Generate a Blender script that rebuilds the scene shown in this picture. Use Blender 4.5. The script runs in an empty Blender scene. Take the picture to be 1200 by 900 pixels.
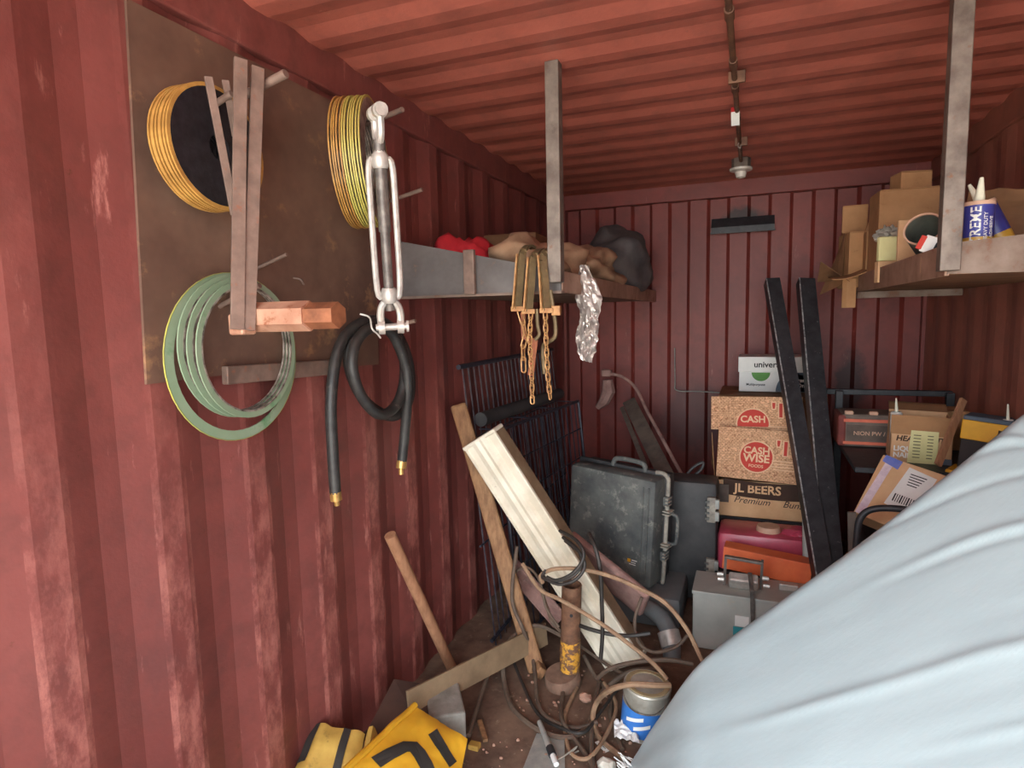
import bpy, bmesh, math, random
from mathutils import Vector, Matrix, noise
random.seed(7)
SC = bpy.context.scene
COL = SC.collection
R = math.radians

# ------------------------------------------------------------------ camera
cam_d = bpy.data.cameras.new('camera'); cam = bpy.data.objects.new('camera', cam_d); COL.objects.link(cam)
cam_d.sensor_fit = 'HORIZONTAL'; cam_d.sensor_width = 36.0; cam_d.lens = 719.0 / 1200.0 * 36.0
cam_d.clip_start = 0.02
YAW, PITCH, ROLL = 0.374, -0.109, -0.022
fw = Vector((-math.sin(YAW)*math.cos(PITCH), math.cos(YAW)*math.cos(PITCH), math.sin(PITCH)))
rt = Vector((math.cos(YAW), math.sin(YAW), 0)); up = rt.cross(fw)
r2 = math.cos(ROLL)*rt + math.sin(ROLL)*up; u2 = -math.sin(ROLL)*rt + math.cos(ROLL)*up
cam.matrix_world = Matrix(((r2.x, u2.x, -fw.x, 1.341), (r2.y, u2.y, -fw.y, 0.0), (r2.z, u2.z, -fw.z, 1.57), (0, 0, 0, 1)))
SC.camera = cam

# ------------------------------------------------------------------ sky, sun, exposure
world = bpy.data.worlds.new('overcast_sky'); SC.world = world; world.use_nodes = True
bg = world.node_tree.nodes['Background']; bg.inputs[0].default_value = (0.86, 0.95, 1.0, 1); bg.inputs[1].default_value = 2.6
sd = bpy.data.lights.new('sun', 'SUN'); sd.energy = 13.0; sd.angle = R(3); sd.color = (1.0, 0.95, 0.88)
sun = bpy.data.objects.new('sun', sd); COL.objects.link(sun); sun.rotation_euler = (R(-10), R(38), 0)
pd = bpy.data.lights.new('doorway_portal', 'AREA'); pd.shape = 'RECTANGLE'; pd.size = 2.35; pd.size_y = 2.5
pd.cycles.is_portal = True
po = bpy.data.objects.new('doorway_portal', pd); COL.objects.link(po); po.location = (1.175, -0.85, 1.24); po.rotation_euler = (R(90), 0, 0)
SC.view_settings.view_transform = 'Standard'; SC.view_settings.look = 'None'
SC.view_settings.gamma = 1.0; SC.view_settings.use_curve_mapping = False
SC.view_settings.exposure = 1.85

# ------------------------------------------------------------------ materials
def nt_new(name):
    m = bpy.data.materials.new(name); m.use_nodes = True
    nt = m.node_tree; return m, nt, nt.nodes['Principled BSDF']
def lin(c):
    return tuple((v/12.92 if v <= 0.04045 else ((v+0.055)/1.055)**2.4) for v in (c[0]/255, c[1]/255, c[2]/255)) + (1,)
def noise_node(nt, scale, detail=4, rough=0.6, stretch=None, coord='Object'):
    tc = nt.nodes.new('ShaderNodeTexCoord'); n = nt.nodes.new('ShaderNodeTexNoise')
    n.inputs['Scale'].default_value = scale; n.inputs['Detail'].default_value = detail; n.inputs['Roughness'].default_value = rough
    if stretch:
        mp = nt.nodes.new('ShaderNodeMapping'); mp.inputs['Scale'].default_value = stretch
        nt.links.new(tc.outputs[coord], mp.inputs[0]); nt.links.new(mp.outputs[0], n.inputs['Vector'])
    else:
        nt.links.new(tc.outputs[coord], n.inputs['Vector'])
    return n
def ramp(nt, src, p0, p1, c0=(0, 0, 0, 1), c1=(1, 1, 1, 1)):
    r = nt.nodes.new('ShaderNodeValToRGB'); e = r.color_ramp.elements
    e[0].position = p0; e[1].position = p1; e[0].color = c0; e[1].color = c1
    nt.links.new(src, r.inputs[0]); return r
def mixc(nt, fac, a, b):
    m = nt.nodes.new('ShaderNodeMix'); m.data_type = 'RGBA'
    if isinstance(fac, float): m.inputs[0].default_value = fac
    else: nt.links.new(fac, m.inputs[0])
    for s, i in ((a, 6), (b, 7)):
        if isinstance(s, tuple): m.inputs[i].default_value = s
        else: nt.links.new(s, m.inputs[i])
    return m.outputs[2]
def bump(nt, b, src, strength, dist=0.01):
    n = nt.nodes.new('ShaderNodeBump'); n.inputs['Strength'].default_value = strength; n.inputs['Distance'].default_value = dist
    nt.links.new(src, n.inputs['Height']); nt.links.new(n.outputs[0], b.inputs['Normal'])
def mat(name, c0, c1=None, scale=12, rough=0.6, metal=0.0, bmp=0.15, wear=None, wear_at=(0.58, 0.68), wscale=30, stretch=None, wstretch=None, lo=0.35, hi=0.65, spec=None):
    m, nt, b = nt_new(name)
    c1 = c1 or tuple(v*0.8 for v in c0)
    n = noise_node(nt, scale, 5, 0.62, stretch)
    col = ramp(nt, n.outputs[0], lo, hi, lin(c0), lin(c1)).outputs[0]
    if wear:
        n2 = noise_node(nt, wscale, 6, 0.7, wstretch)
        col = mixc(nt, ramp(nt, n2.outputs[0], wear_at[0], wear_at[1]).outputs[0], col, lin(wear))
    nt.links.new(col, b.inputs['Base Color'])
    b.inputs['Roughness'].default_value = rough; b.inputs['Metallic'].default_value = metal
    if spec is not None: b.inputs['Specular IOR Level'].default_value = spec
    if bmp: bump(nt, b, n.outputs[0], bmp)
    return m
def red_paint(name, base, dark, pale, scuff_lo, scuff_hi, scuff_stretch, soot_and_dark=None, rub=False):
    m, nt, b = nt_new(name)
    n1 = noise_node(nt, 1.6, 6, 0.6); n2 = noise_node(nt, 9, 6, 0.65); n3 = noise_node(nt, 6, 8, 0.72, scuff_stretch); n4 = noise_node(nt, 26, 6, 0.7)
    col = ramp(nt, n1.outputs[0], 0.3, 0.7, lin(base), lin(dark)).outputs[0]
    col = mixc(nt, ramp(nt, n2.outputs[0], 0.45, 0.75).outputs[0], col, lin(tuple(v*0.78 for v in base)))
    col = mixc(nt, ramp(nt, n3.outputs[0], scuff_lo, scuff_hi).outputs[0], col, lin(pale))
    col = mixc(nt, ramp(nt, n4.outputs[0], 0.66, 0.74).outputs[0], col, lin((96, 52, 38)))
    if rub:      # paint rubbed pale on the proud flats of the corrugation, low on the wall
        tc = nt.nodes.new('ShaderNodeTexCoord'); sp = nt.nodes.new('ShaderNodeSeparateXYZ'); nt.links.new(tc.outputs['Object'], sp.inputs[0])
        n5 = noise_node(nt, 5, 8, 0.75, (1, 2.5, 1.2))
        proud = nt.nodes.new('ShaderNodeMath'); proud.operation = 'GREATER_THAN'; proud.inputs[1].default_value = -0.004; nt.links.new(sp.outputs[0], proud.inputs[0])
        low = nt.nodes.new('ShaderNodeMapRange'); low.inputs[1].default_value = 0.8; low.inputs[2].default_value = 1.5; low.inputs[3].default_value = 0.75; low.inputs[4].default_value = 0.12; nt.links.new(sp.outputs[2], low.inputs[0])
        m1 = nt.nodes.new('ShaderNodeMath'); m1.operation = 'MULTIPLY'; nt.links.new(proud.outputs[0], m1.inputs[0]); nt.links.new(low.outputs[0], m1.inputs[1])
        m2 = nt.nodes.new('ShaderNodeMath'); m2.operation = 'MULTIPLY'; nt.links.new(m1.outputs[0], m2.inputs[0]); nt.links.new(ramp(nt, n5.outputs[0], 0.44, 0.6).outputs[0], m2.inputs[1])
        col = mixc(nt, m2.outputs[0], col, lin((178, 112, 102)))
        n6 = noise_node(nt, 3.2, 5, 0.6, (1, 1, 0.6))
        col = mixc(nt, ramp(nt, n6.outputs[0], 0.62, 0.7, (0, 0, 0, 1), (0.45, 0.45, 0.45, 1)).outputs[0], col, lin((92, 52, 50)))
    if soot_and_dark:
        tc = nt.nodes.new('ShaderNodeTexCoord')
        for (cx, cy, cz), (sx, sy, sz), amt in soot_and_dark:
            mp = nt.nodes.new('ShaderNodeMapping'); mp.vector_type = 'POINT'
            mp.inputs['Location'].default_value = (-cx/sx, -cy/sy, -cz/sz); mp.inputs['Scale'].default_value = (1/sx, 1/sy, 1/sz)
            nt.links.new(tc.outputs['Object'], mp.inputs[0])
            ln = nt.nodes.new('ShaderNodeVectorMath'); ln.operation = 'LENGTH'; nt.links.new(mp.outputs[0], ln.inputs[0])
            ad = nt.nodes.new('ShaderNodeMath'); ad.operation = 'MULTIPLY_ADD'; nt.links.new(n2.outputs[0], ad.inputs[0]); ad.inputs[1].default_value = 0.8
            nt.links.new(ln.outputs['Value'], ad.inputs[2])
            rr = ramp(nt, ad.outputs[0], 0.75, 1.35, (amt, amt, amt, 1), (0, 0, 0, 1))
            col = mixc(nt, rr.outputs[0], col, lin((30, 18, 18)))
    nt.links.new(col, b.inputs['Base Color']); b.inputs['Roughness'].default_value = 0.5
    bump(nt, b, n2.outputs[0], 0.12, 0.02)
    return m

RED = (132, 71, 65)
M = {}
M['wall'] = red_paint('red_wall_paint', RED, (112, 55, 51), (184, 122, 112), 0.60, 0.72, (1, 2.2, 0.5), rub=True)
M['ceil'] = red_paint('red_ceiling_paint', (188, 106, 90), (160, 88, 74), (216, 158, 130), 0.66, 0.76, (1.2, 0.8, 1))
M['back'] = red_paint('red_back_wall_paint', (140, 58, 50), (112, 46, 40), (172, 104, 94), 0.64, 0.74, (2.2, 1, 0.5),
                      soot_and_dark=[((1.26, 4.58, 2.20), (0.30, 0.4, 0.17), 0.9), ((0.95, 4.58, 0.8), (0.5, 0.4, 0.55), 0.55), ((1.95, 4.58, 1.05), (0.18, 0.4, 0.5), 0.75)])  # soot round the vent, then two darker patches lower on the wall
M['wallr'] = red_paint('brown_red_lit_wall_paint', (168, 102, 84), (138, 82, 68), (190, 134, 112), 0.60, 0.72, (1, 2.2, 0.5))  # wall paint raised paler, standing in for light on the right side
M['floor'] = mat('dirty_plywood_floor', (132, 106, 88), (92, 70, 58), 7, 0.9, 0, 0.4, (164, 146, 124), (0.6, 0.72), 24)
M['ground'] = mat('pale_gravel', (190, 182, 170), (150, 142, 130), 20, 0.95)
M['rustplate'] = mat('rusty_brown_plate', (126, 96, 80), (90, 66, 56), 2.6, 0.6, 0.1, 0.1, (166, 126, 90), (0.58, 0.74), 7)
M['steel'] = mat('grey_mill_steel', (134, 122, 112), (98, 86, 78), 14, 0.5, 0.35, 0.12, (120, 84, 62), (0.6, 0.7), 22)
M['steelw'] = mat('weathered_shelf_steel', (140, 122, 110), (110, 88, 74), 8, 0.55, 0.3, 0.12, (120, 80, 58), (0.56, 0.68), 16)
M['bracketgrey'] = mat('dull_grey_bracket_steel', (116, 110, 108), (92, 86, 84), 6, 0.55, 0.2, 0.12, (140, 112, 92), (0.6, 0.74), 12)
M['shelfrail'] = mat('dusty_brown_shelf_steel', (176, 142, 122), (146, 112, 94), 8, 0.6, 0.1, 0.12, (120, 80, 58), (0.58, 0.7), 16)
M['barsteel'] = mat('brown_grey_flat_bar', (140, 116, 104), (112, 92, 82), 16, 0.55, 0.15, 0.12, (142, 92, 70), (0.6, 0.7), 30)
M['hexsteel'] = mat('bare_rusty_hex_steel', (206, 160, 134), (176, 128, 104), 12, 0.5, 0.25, 0.1, (150, 90, 62), (0.58, 0.68), 25)
M['hexdark'] = mat('rust_brown_hex_steel', (168, 108, 76), (120, 76, 54), 16, 0.5, 0.25)
M['galv'] = mat('galvanised_steel', (206, 200, 192), (170, 164, 158), 22, 0.4, 0.35, 0.2)
M['galvd'] = mat('dark_threaded_rod', (128, 120, 114), (92, 86, 82), 30, 0.45, 0.4, 0.3)
M['gold'] = mat('gold_painted_steel', (196, 148, 76), (160, 116, 58), 20, 0.5, 0.0)
M['goldg'] = mat('yellow_green_painted_steel', (196, 188, 96), (178, 154, 80), 5, 0.5, 0.0)
M['wind'] = mat('graphite_winding', (46, 44, 50), (30, 28, 32), 40, 0.5, 0.3)
M['windm'] = mat('steel_winding', (180, 170, 160), (84, 74, 68), 30, 0.35, 0.4)
M['green'] = mat('green_painted_ring', (132, 156, 126), (150, 166, 142), 5, 0.45, 0.1, 0.05, (80, 138, 90), (0.58, 0.7), 4)
M['greenedge'] = mat('yellow_green_edge', (196, 190, 90), (160, 160, 90), 8, 0.45)
M['rubber'] = mat('black_rubber_hose', (52, 50, 48), (34, 32, 32), 30, 0.5, 0, 0.1, (110, 100, 92), (0.64, 0.74), 24)
M['brass'] = mat('brass', (214, 174, 106), (170, 130, 76), 20, 0.35, 0.7)
M['white'] = mat('white_plastic', (232, 230, 224), (206, 202, 192), 10, 0.4, 0, 0.02)
M['porc'] = mat('white_porcelain', (214, 206, 196), (186, 178, 168), 10, 0.3, 0, 0.02)
M['conduit'] = mat('rusty_conduit', (128, 92, 70), (92, 64, 50), 18, 0.55, 0.3, 0.15, (190, 170, 140), (0.62, 0.7), 40)
M['tagred'] = mat('red_print', (190, 40, 44))
M['board'] = mat('corrugated_cardboard', (180, 134, 92), (156, 112, 74), 5, 0.8, 0, 0.05, (120, 82, 52), (0.62, 0.75), 10)
M['board2'] = mat('pale_cardboard', (222, 180, 138), (200, 156, 114), 5, 0.8, 0, 0.05)
M['board3'] = mat('dusky_cardboard', (138, 98, 66), (112, 76, 50), 5, 0.8, 0, 0.05)
M['ink'] = mat('brown_black_ink', (60, 40, 32), (70, 48, 36), 12, 0.8, 0, 0)
M['blackink'] = mat('black_ink', (28, 26, 30), (36, 34, 36), 12, 0.7, 0, 0)
M['paper'] = mat('white_printed_paper', (240, 240, 236), (226, 226, 222), 6, 0.7, 0, 0.02)
M['yellowpaper'] = mat('pale_yellow_paper', (232, 226, 168), (216, 208, 148), 6, 0.7, 0, 0.02)
M['greenink'] = mat('green_ink', (86, 150, 60), (74, 134, 54), 8, 0.6, 0, 0)
M['slateink'] = mat('slate_blue_ink', (84, 98, 112), (76, 90, 104), 8, 0.6, 0, 0)
M['redink'] = mat('red_ink', (204, 62, 48), (190, 54, 42), 8, 0.7, 0, 0)
M['creamink'] = mat('cream_ink', (236, 196, 158), (226, 184, 146), 8, 0.7, 0, 0)
M['blacksteel'] = mat('worn_black_steel', (56, 56, 60), (38, 38, 42), 18, 0.5, 0.1, 0.15, (140, 138, 136), (0.64, 0.76), 60)
M['blackedge'] = mat('worn_bare_edge', (176, 174, 172), (84, 84, 88), 40, 0.5, 0.1)
M['blackwire'] = mat('black_wire', (64, 66, 78), (42, 44, 54), 20, 0.45, 0.2)
M['rodwire'] = mat('grey_violet_glint_wire', (92, 86, 92), (60, 56, 64), 20, 0.4, 0.3)  # paler than the black wire: the rods' glints put into the colour
M['case'] = mat('dusty_black_plastic', (70, 72, 73), (110, 112, 108), 5, 0.7, 0, 0.1, (158, 156, 146), (0.55, 0.75), 16)
M['case2'] = mat('black_plastic', (48, 48, 50), (70, 68, 68), 8, 0.6, 0, 0.1)
M['dustyclip'] = mat('dust_coated_latch', (176, 168, 154), (128, 122, 114), 22, 0.7, 0, 0.1)
M['greybox'] = mat('grey_enamel', (176, 178, 172), (158, 160, 154), 6, 0.5, 0.0, 0.05, (186, 172, 150), (0.6, 0.75), 14)
M['tub'] = mat('grey_plastic_tub', (112, 114, 114), (94, 96, 98), 6, 0.6)
M['orange'] = mat('orange_paint', (234, 116, 66), (216, 98, 56), 8, 0.5, 0, 0.05, (176, 120, 90), (0.64, 0.76), 20)
M['teal'] = mat('teal_label', (60, 160, 170), (54, 146, 158), 8, 0.5, 0, 0)
M['pinkjug'] = mat('translucent_red_plastic', (196, 74, 100), (160, 60, 76), 6, 0.35, 0, 0.05, (206, 160, 156), (0.66, 0.82), 10)
M['darktote'] = mat('dark_plastic_crate', (50, 42, 42), (36, 30, 32), 8, 0.7)
M['fix'] = mat('dusty_white_enamel', (232, 224, 206), (208, 196, 174), 5, 0.45, 0.0, 0.05, (140, 118, 92), (0.66, 0.8), 18)
M['fixside'] = mat('brown_dusty_enamel', (146, 122, 96), (116, 94, 72), 10, 0.5, 0.1)
M['wood'] = mat('weathered_timber', (156, 116, 80), (122, 86, 58), 9, 0.75, 0, 0.15, (92, 66, 44), (0.6, 0.72), 12, stretch=(6, 6, 1), wstretch=(5, 5, 1))
M['wood2'] = mat('dry_broom_handle_wood', (172, 124, 92), (146, 102, 74), 10, 0.75, 0, 0.1, stretch=(6, 6, 1))
M['greyboard'] = mat('grey_dusty_board', (112, 98, 88), (84, 72, 66), 9, 0.8)
M['tanboard'] = mat('dusty_tan_board', (146, 122, 94), (120, 98, 74), 8, 0.85)
M['pinkdust'] = mat('pink_brown_dusty_steel', (170, 134, 124), (134, 100, 94), 14, 0.8, 0, 0.2)
M['rustpipe'] = mat('rusty_pipe', (130, 92, 68), (96, 66, 50), 22, 0.75, 0.1, 0.3, (224, 168, 70), (0.66, 0.7), 24)
M['rustbase'] = mat('dusty_brown_flange', (142, 112, 94), (108, 82, 68), 16, 0.85, 0.1, 0.2)
M['yellowflake'] = mat('flaking_yellow_paint', (222, 166, 62), (200, 140, 50), 20, 0.6, 0, 0.2, (112, 80, 60), (0.47, 0.53), 30)
M['cable'] = mat('dusty_tan_cable', (158, 128, 100), (128, 100, 78), 20, 0.75)
M['cabled'] = mat('dusty_grey_brown_cable', (104, 86, 72), (82, 66, 56), 20, 0.75)
M['cablek'] = mat('black_cable', (56, 50, 46), (40, 36, 34), 20, 0.6)
M['canmetal'] = mat('dull_tin', (196, 192, 180), (160, 154, 142), 14, 0.45, 0.4)
M['canlid'] = mat('dusty_can_lid', (176, 158, 122), (148, 130, 96), 16, 0.7)
M['blue'] = mat('blue_label', (62, 128, 208), (48, 108, 190), 10, 0.5, 0, 0)
M['tarp'] = None
M['yellow'] = mat('yellow_vinyl_cloth', (232, 178, 44), (214, 156, 34), 5, 0.6, 0, 0.1, (150, 110, 50), (0.68, 0.8), 16)
M['yellow2'] = mat('dirty_yellow_cloth', (198, 162, 78), (168, 130, 58), 7, 0.75, 0, 0.1, (110, 84, 50), (0.6, 0.75), 20)
M['blackcloth'] = mat('black_cloth_print', (42, 40, 38), (54, 50, 46), 8, 0.7, 0, 0.02)
M['concrete'] = mat('pale_grey_concrete', (150, 146, 138), (124, 120, 112), 14, 0.9, 0, 0.3)
M['darksheet'] = mat('brown_sheet_steel', (86, 62, 52), (66, 48, 42), 6, 0.7)
M['chain'] = mat('yellow_rust_chain', (206, 160, 106), (160, 112, 72), 30, 0.5, 0.3)
M['clamp'] = mat('olive_brown_worn_steel', (132, 112, 80), (96, 80, 58), 14, 0.55, 0.3, 0.15, (190, 150, 96), (0.6, 0.7), 24)
M['orangerust'] = mat('orange_rust_paddle', (184, 112, 78), (150, 88, 60), 14, 0.65)
M['foil'] = mat('crumpled_foil', (220, 212, 206), (190, 180, 174), 20, 0.34, 0.6, 0.2)
M['redcloth'] = mat('bright_red_cloth', (206, 40, 50), (170, 28, 40), 8, 0.8)
M['sack'] = mat('tan_kraft_sack', (178, 142, 112), (146, 112, 86), 8, 0.85)
M['darkbag'] = mat('dark_grey_bag', (104, 98, 96), (74, 70, 72), 7, 0.6)
M['pipegrey'] = mat('grey_green_metal_tube', (122, 126, 116), (98, 102, 94), 8, 0.5, 0.3)
M['tubeblue'] = mat('blue_cartridge_print', (62, 66, 150), (44, 46, 110), 6, 0.4, 0, 0)
M['tubegold'] = mat('gold_cartridge_print', (206, 160, 60), (180, 132, 46), 8, 0.4, 0, 0)
M['nozzle'] = mat('cream_nozzle', (236, 236, 214), (220, 218, 196), 8, 0.45, 0, 0)
M['dustrim'] = mat('dusty_pinkish_plastic', (214, 176, 150), (190, 150, 126), 10, 0.6)
M['yellowbox'] = mat('yellow_plastic', (236, 176, 40), (214, 152, 32), 8, 0.5, 0, 0.02)
M['toolgrey'] = mat('dusty_grey_plastic', (120, 106, 96), (98, 84, 76), 10, 0.7)
M['orangestripe'] = mat('salmon_orange_plastic', (232, 122, 92), (206, 100, 76), 10, 0.6)
M['toolred'] = mat('dusty_dark_red_plastic', (134, 62, 54), (108, 48, 44), 10, 0.7)
M['bluetape'] = mat('blue_tape', (92, 112, 190), (120, 130, 196), 14, 0.5)
M['whitetape'] = mat('printed_white_tape', (224, 206, 212), (196, 174, 190), 30, 0.5)
M['vest'] = mat('pale_fringe', (214, 210, 198), (180, 172, 158), 20, 0.8)
M['stone'] = mat('pinkish_stone', (186, 146, 124), (158, 120, 102), 16, 0.9)
M['smudge'] = mat('grey_smear', (138, 138, 134), (160, 158, 150), 20, 0.7)

def glass(name, c, rough=0.15):
    m, nt, b = nt_new(name); b.inputs['Base Color'].default_value = lin(c); b.inputs['Transmission Weight'].default_value = 0.7
    b.inputs['Roughness'].default_value = rough; return m
M['glass'] = glass('dusty_clear_plastic', (210, 206, 196), 0.35)

def tarp_mat():
    m, nt, b = nt_new('pale_blue_vinyl')
    n = noise_node(nt, 2.2, 6, 0.6); n2 = noise_node(nt, 14, 7, 0.7, (1, 3, 1)); n3 = noise_node(nt, 60, 5, 0.7)
    col = ramp(nt, n.outputs[0], 0.3, 0.7, lin((188, 208, 213)), lin((179, 200, 206))).outputs[0]
    col = mixc(nt, ramp(nt, n2.outputs[0], 0.62, 0.8).outputs[0], col, lin((192, 204, 205)))
    col = mixc(nt, ramp(nt, n3.outputs[0], 0.7, 0.76).outputs[0], col, lin((178, 174, 150)))
    nt.links.new(col, b.inputs['Base Color']); b.inputs['Roughness'].default_value = 0.42
    bump(nt, b, n2.outputs[0], 0.06, 0.02); return m
M['tarp'] = tarp_mat()

def print_board():
    m, nt, b = nt_new('printed_cardboard')
    tc = nt.nodes.new('ShaderNodeTexCoord'); mp = nt.nodes.new('ShaderNodeMapping'); mp.inputs['Rotation'].default_value = (R(90), 0, R(3))
    nt.links.new(tc.outputs['Object'], mp.inputs[0])
    br = nt.nodes.new('ShaderNodeTexBrick'); br.inputs['Scale'].default_value = 30; br.inputs['Mortar Size'].default_value = 0.035
    br.inputs['Color1'].default_value = lin((232, 186, 146)); br.inputs['Color2'].default_value = lin((212, 164, 124)); br.inputs['Mortar'].default_value = lin((166, 114, 82))
    br.inputs['Brick Width'].default_value = 0.55; br.inputs['Row Height'].default_value = 0.28
    nt.links.new(mp.outputs[0], br.inputs['Vector'])
    n = noise_node(nt, 90, 2, 0.5)
    col = mixc(nt, ramp(nt, n.outputs[0], 0.58, 0.62).outputs[0], br.outputs[0], lin((170, 118, 86)))
    n2 = noise_node(nt, 55, 2, 0.5)
    col = mixc(nt, ramp(nt, n2.outputs[0], 0.6, 0.64).outputs[0], col, lin((232, 182, 142)))
    nt.links.new(col, b.inputs['Base Color']); b.inputs['Roughness'].default_value = 0.8; return m
M['printboard'] = print_board()

# ------------------------------------------------------------------ mesh helpers
def V(*a): return Vector(a[0]) if len(a) == 1 else Vector(a)
ORG = {}
def frame(o, x, z=None, y=None):
    """4x4 frame at o with local x along x and local z (or y) nearest the given direction."""
    x = V(x).normalized()
    if z is not None:
        y = V(z).cross(x).normalized(); z = x.cross(y)
    else:
        z = x.cross(V(y)).normalized(); y = z.cross(x)
    return Matrix(((x.x, y.x, z.x, o[0]), (x.y, y.y, z.y, o[1]), (x.z, y.z, z.z, o[2]), (0, 0, 0, 1)))
def yawm(o, deg, tilt=0, roll=0):
    return Matrix.Translation(V(o)) @ Matrix.Rotation(R(deg), 4, 'Z') @ Matrix.Rotation(R(tilt), 4, 'X') @ Matrix.Rotation(R(roll), 4, 'Y')
def curve(pts, n=6, closed=False):
    P = [V(p) for p in pts]; out = []; N = len(P)
    rng = range(N) if closed else range(N-1)
    for i in rng:
        if closed: a, b, c, d = P[(i-1) % N], P[i], P[(i+1) % N], P[(i+2) % N]
        else: a, b, c, d = P[max(i-1, 0)], P[i], P[i+1], P[min(i+2, N-1)]
        for k in range(n):
            t = k/n
            out.append(0.5*((2*b) + (c-a)*t + (2*a-5*b+4*c-d)*t*t + (3*b-a-3*c+d)*t**3))
    if not closed: out.append(P[-1])
    return out
class MB:
    def __init__(self, M4=None): self.bm = bmesh.new(); self.M = M4 or Matrix.Identity(4)
    def _v(self, p): return self.bm.verts.new(self.M @ V(p))
    def box(self, c, s, bevel=0.0, rot=None):
        c = V(c); h = V(s)/2; rot = rot or Matrix.Identity(3)
        vs = [self._v(c + rot @ V(h.x*x, h.y*y, h.z*z)) for x in (-1, 1) for y in (-1, 1) for z in (-1, 1)]
        fs = [self.bm.faces.new([vs[i] for i in q]) for q in ((0, 1, 3, 2), (4, 6, 7, 5), (0, 4, 5, 1), (2, 3, 7, 6), (0, 2, 6, 4), (1, 5, 7, 3))]
        if bevel:
            es = list({e for f in fs for e in f.edges})
            bmesh.ops.bevel(self.bm, geom=es, offset=bevel, segments=2, profile=0.5, affect='EDGES')
        return self
    def span(self, a, b, bevel=0.0):
        a, b = V(a), V(b); return self.box((a+b)/2, (abs(b.x-a.x), abs(b.y-a.y), abs(b.z-a.z)), bevel)
    def bar(self, p0, p1, w, h, upv=(0, 0, 1), bevel=0.0):
        p0, p1 = V(p0), V(p1); d = p1-p0; f = frame((0, 0, 0), d, z=upv).to_3x3()
        return self.box((p0+p1)/2, (d.length, w, h), bevel, f)
    def tube(self, pts, r, seg=8, closed=False, cap=True, hollow=0.0):
        pts = [V(p) for p in pts]; n = len(pts); rs = r if isinstance(r, (list, tuple)) else [r]*n
        T = [((pts[(i+1) % n]-pts[i-1]) if closed else (pts[min(i+1, n-1)]-pts[max(i-1, 0)])).normalized() for i in range(n)]
        a = V(0, 0, 1) if abs(T[0].z) < 0.9 else V(1, 0, 0)
        nrm = (a - T[0]*a.dot(T[0])).normalized(); rings = []
        for i in range(n):
            nrm = (nrm - T[i]*nrm.dot(T[i])).normalized(); bi = T[i].cross(nrm)
            rings.append([self._v(pts[i] + (nrm*math.cos(2*math.pi*k/seg) + bi*math.sin(2*math.pi*k/seg))*rs[i]) for k in range(seg)])
        for i in range(n if closed else n-1):
            A, B = rings[i], rings[(i+1) % n]
            for k in range(seg): self.bm.faces.new((A[k], A[(k+1) % seg], B[(k+1) % seg], B[k]))
        if cap and not closed:
            self.bm.faces.new(rings[0][::-1]); self.bm.faces.new(rings[-1])
        return self
    def cyl(self, p0, p1, r, seg=16): return self.tube([p0, p1], r, seg)
    def lathe(self, prof, o=(0, 0, 0), axis=(0, 0, 1), seg=24, closed=False):
        o = V(o); ax = V(axis).normalized(); a = V(0, 0, 1) if abs(ax.z) < 0.9 else V(1, 0, 0)
        e1 = (a-ax*a.dot(ax)).normalized(); e2 = ax.cross(e1); rings = []
        for r, h in prof:
            rings.append([self._v(o+ax*h+(e1*math.cos(2*math.pi*k/seg)+e2*math.sin(2*math.pi*k/seg))*max(r, 1e-5)) for k in range(seg)])
        m = len(rings)
        for i in range(m if closed else m-1):
            A, B = rings[i], rings[(i+1) % m]
            for k in range(seg): self.bm.faces.new((A[k], A[(k+1) % seg], B[(k+1) % seg], B[k]))
        return self
    def prism(self, poly, o, ux, uy, t):
        """polygon (2D) in the plane o+a*ux+b*uy, extruded by t along ux x uy."""
        o, ux, uy = V(o), V(ux), V(uy); nz = ux.cross(uy).normalized()*t
        lo = [self._v(o+ux*a+uy*b) for a, b in poly]; hi = [self._v(o+ux*a+uy*b+nz) for a, b in poly]
        n = len(poly); self.bm.faces.new(lo[::-1]); self.bm.faces.new(hi)
        for i in range(n): self.bm.faces.new((lo[i], lo[(i+1) % n], hi[(i+1) % n], hi[i]))
        return self
    def sheet(self, fn, nu, nv, t=0.0):
        def grid(off):
            return [[self._v(V(fn(i/nu, j/nv)) + off(i/nu, j/nv)) for j in range(nv+1)] for i in range(nu+1)]
        def nrm(u, v):
            e = 0.01; a = V(fn(min(u+e, 1), v))-V(fn(max(u-e, 0), v)); b = V(fn(u, min(v+e, 1)))-V(fn(u, max(v-e, 0)))
            c = a.cross(b); return c.normalized() if c.length > 1e-12 else V(0, 0, 1)
        G = grid(lambda u, v: V(0, 0, 0))
        for i in range(nu):
            for j in range(nv): self.bm.faces.new((G[i][j], G[i+1][j], G[i+1][j+1], G[i][j+1]))
        if t:
            H = grid(lambda u, v: -nrm(u, v)*t)
            for i in range(nu):
                for j in range(nv): self.bm.faces.new((H[i][j], H[i][j+1], H[i+1][j+1], H[i+1][j]))
            for i in range(nu):
                self.bm.faces.new((G[i][0], H[i][0], H[i+1][0], G[i+1][0])); self.bm.faces.new((G[i][nv], G[i+1][nv], H[i+1][nv], H[i][nv]))
            for j in range(nv):
                self.bm.faces.new((G[0][j], G[0][j+1], H[0][j+1], H[0][j])); self.bm.faces.new((G[nu][j], H[nu][j], H[nu][j+1], G[nu][j+1]))
        return self
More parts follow.
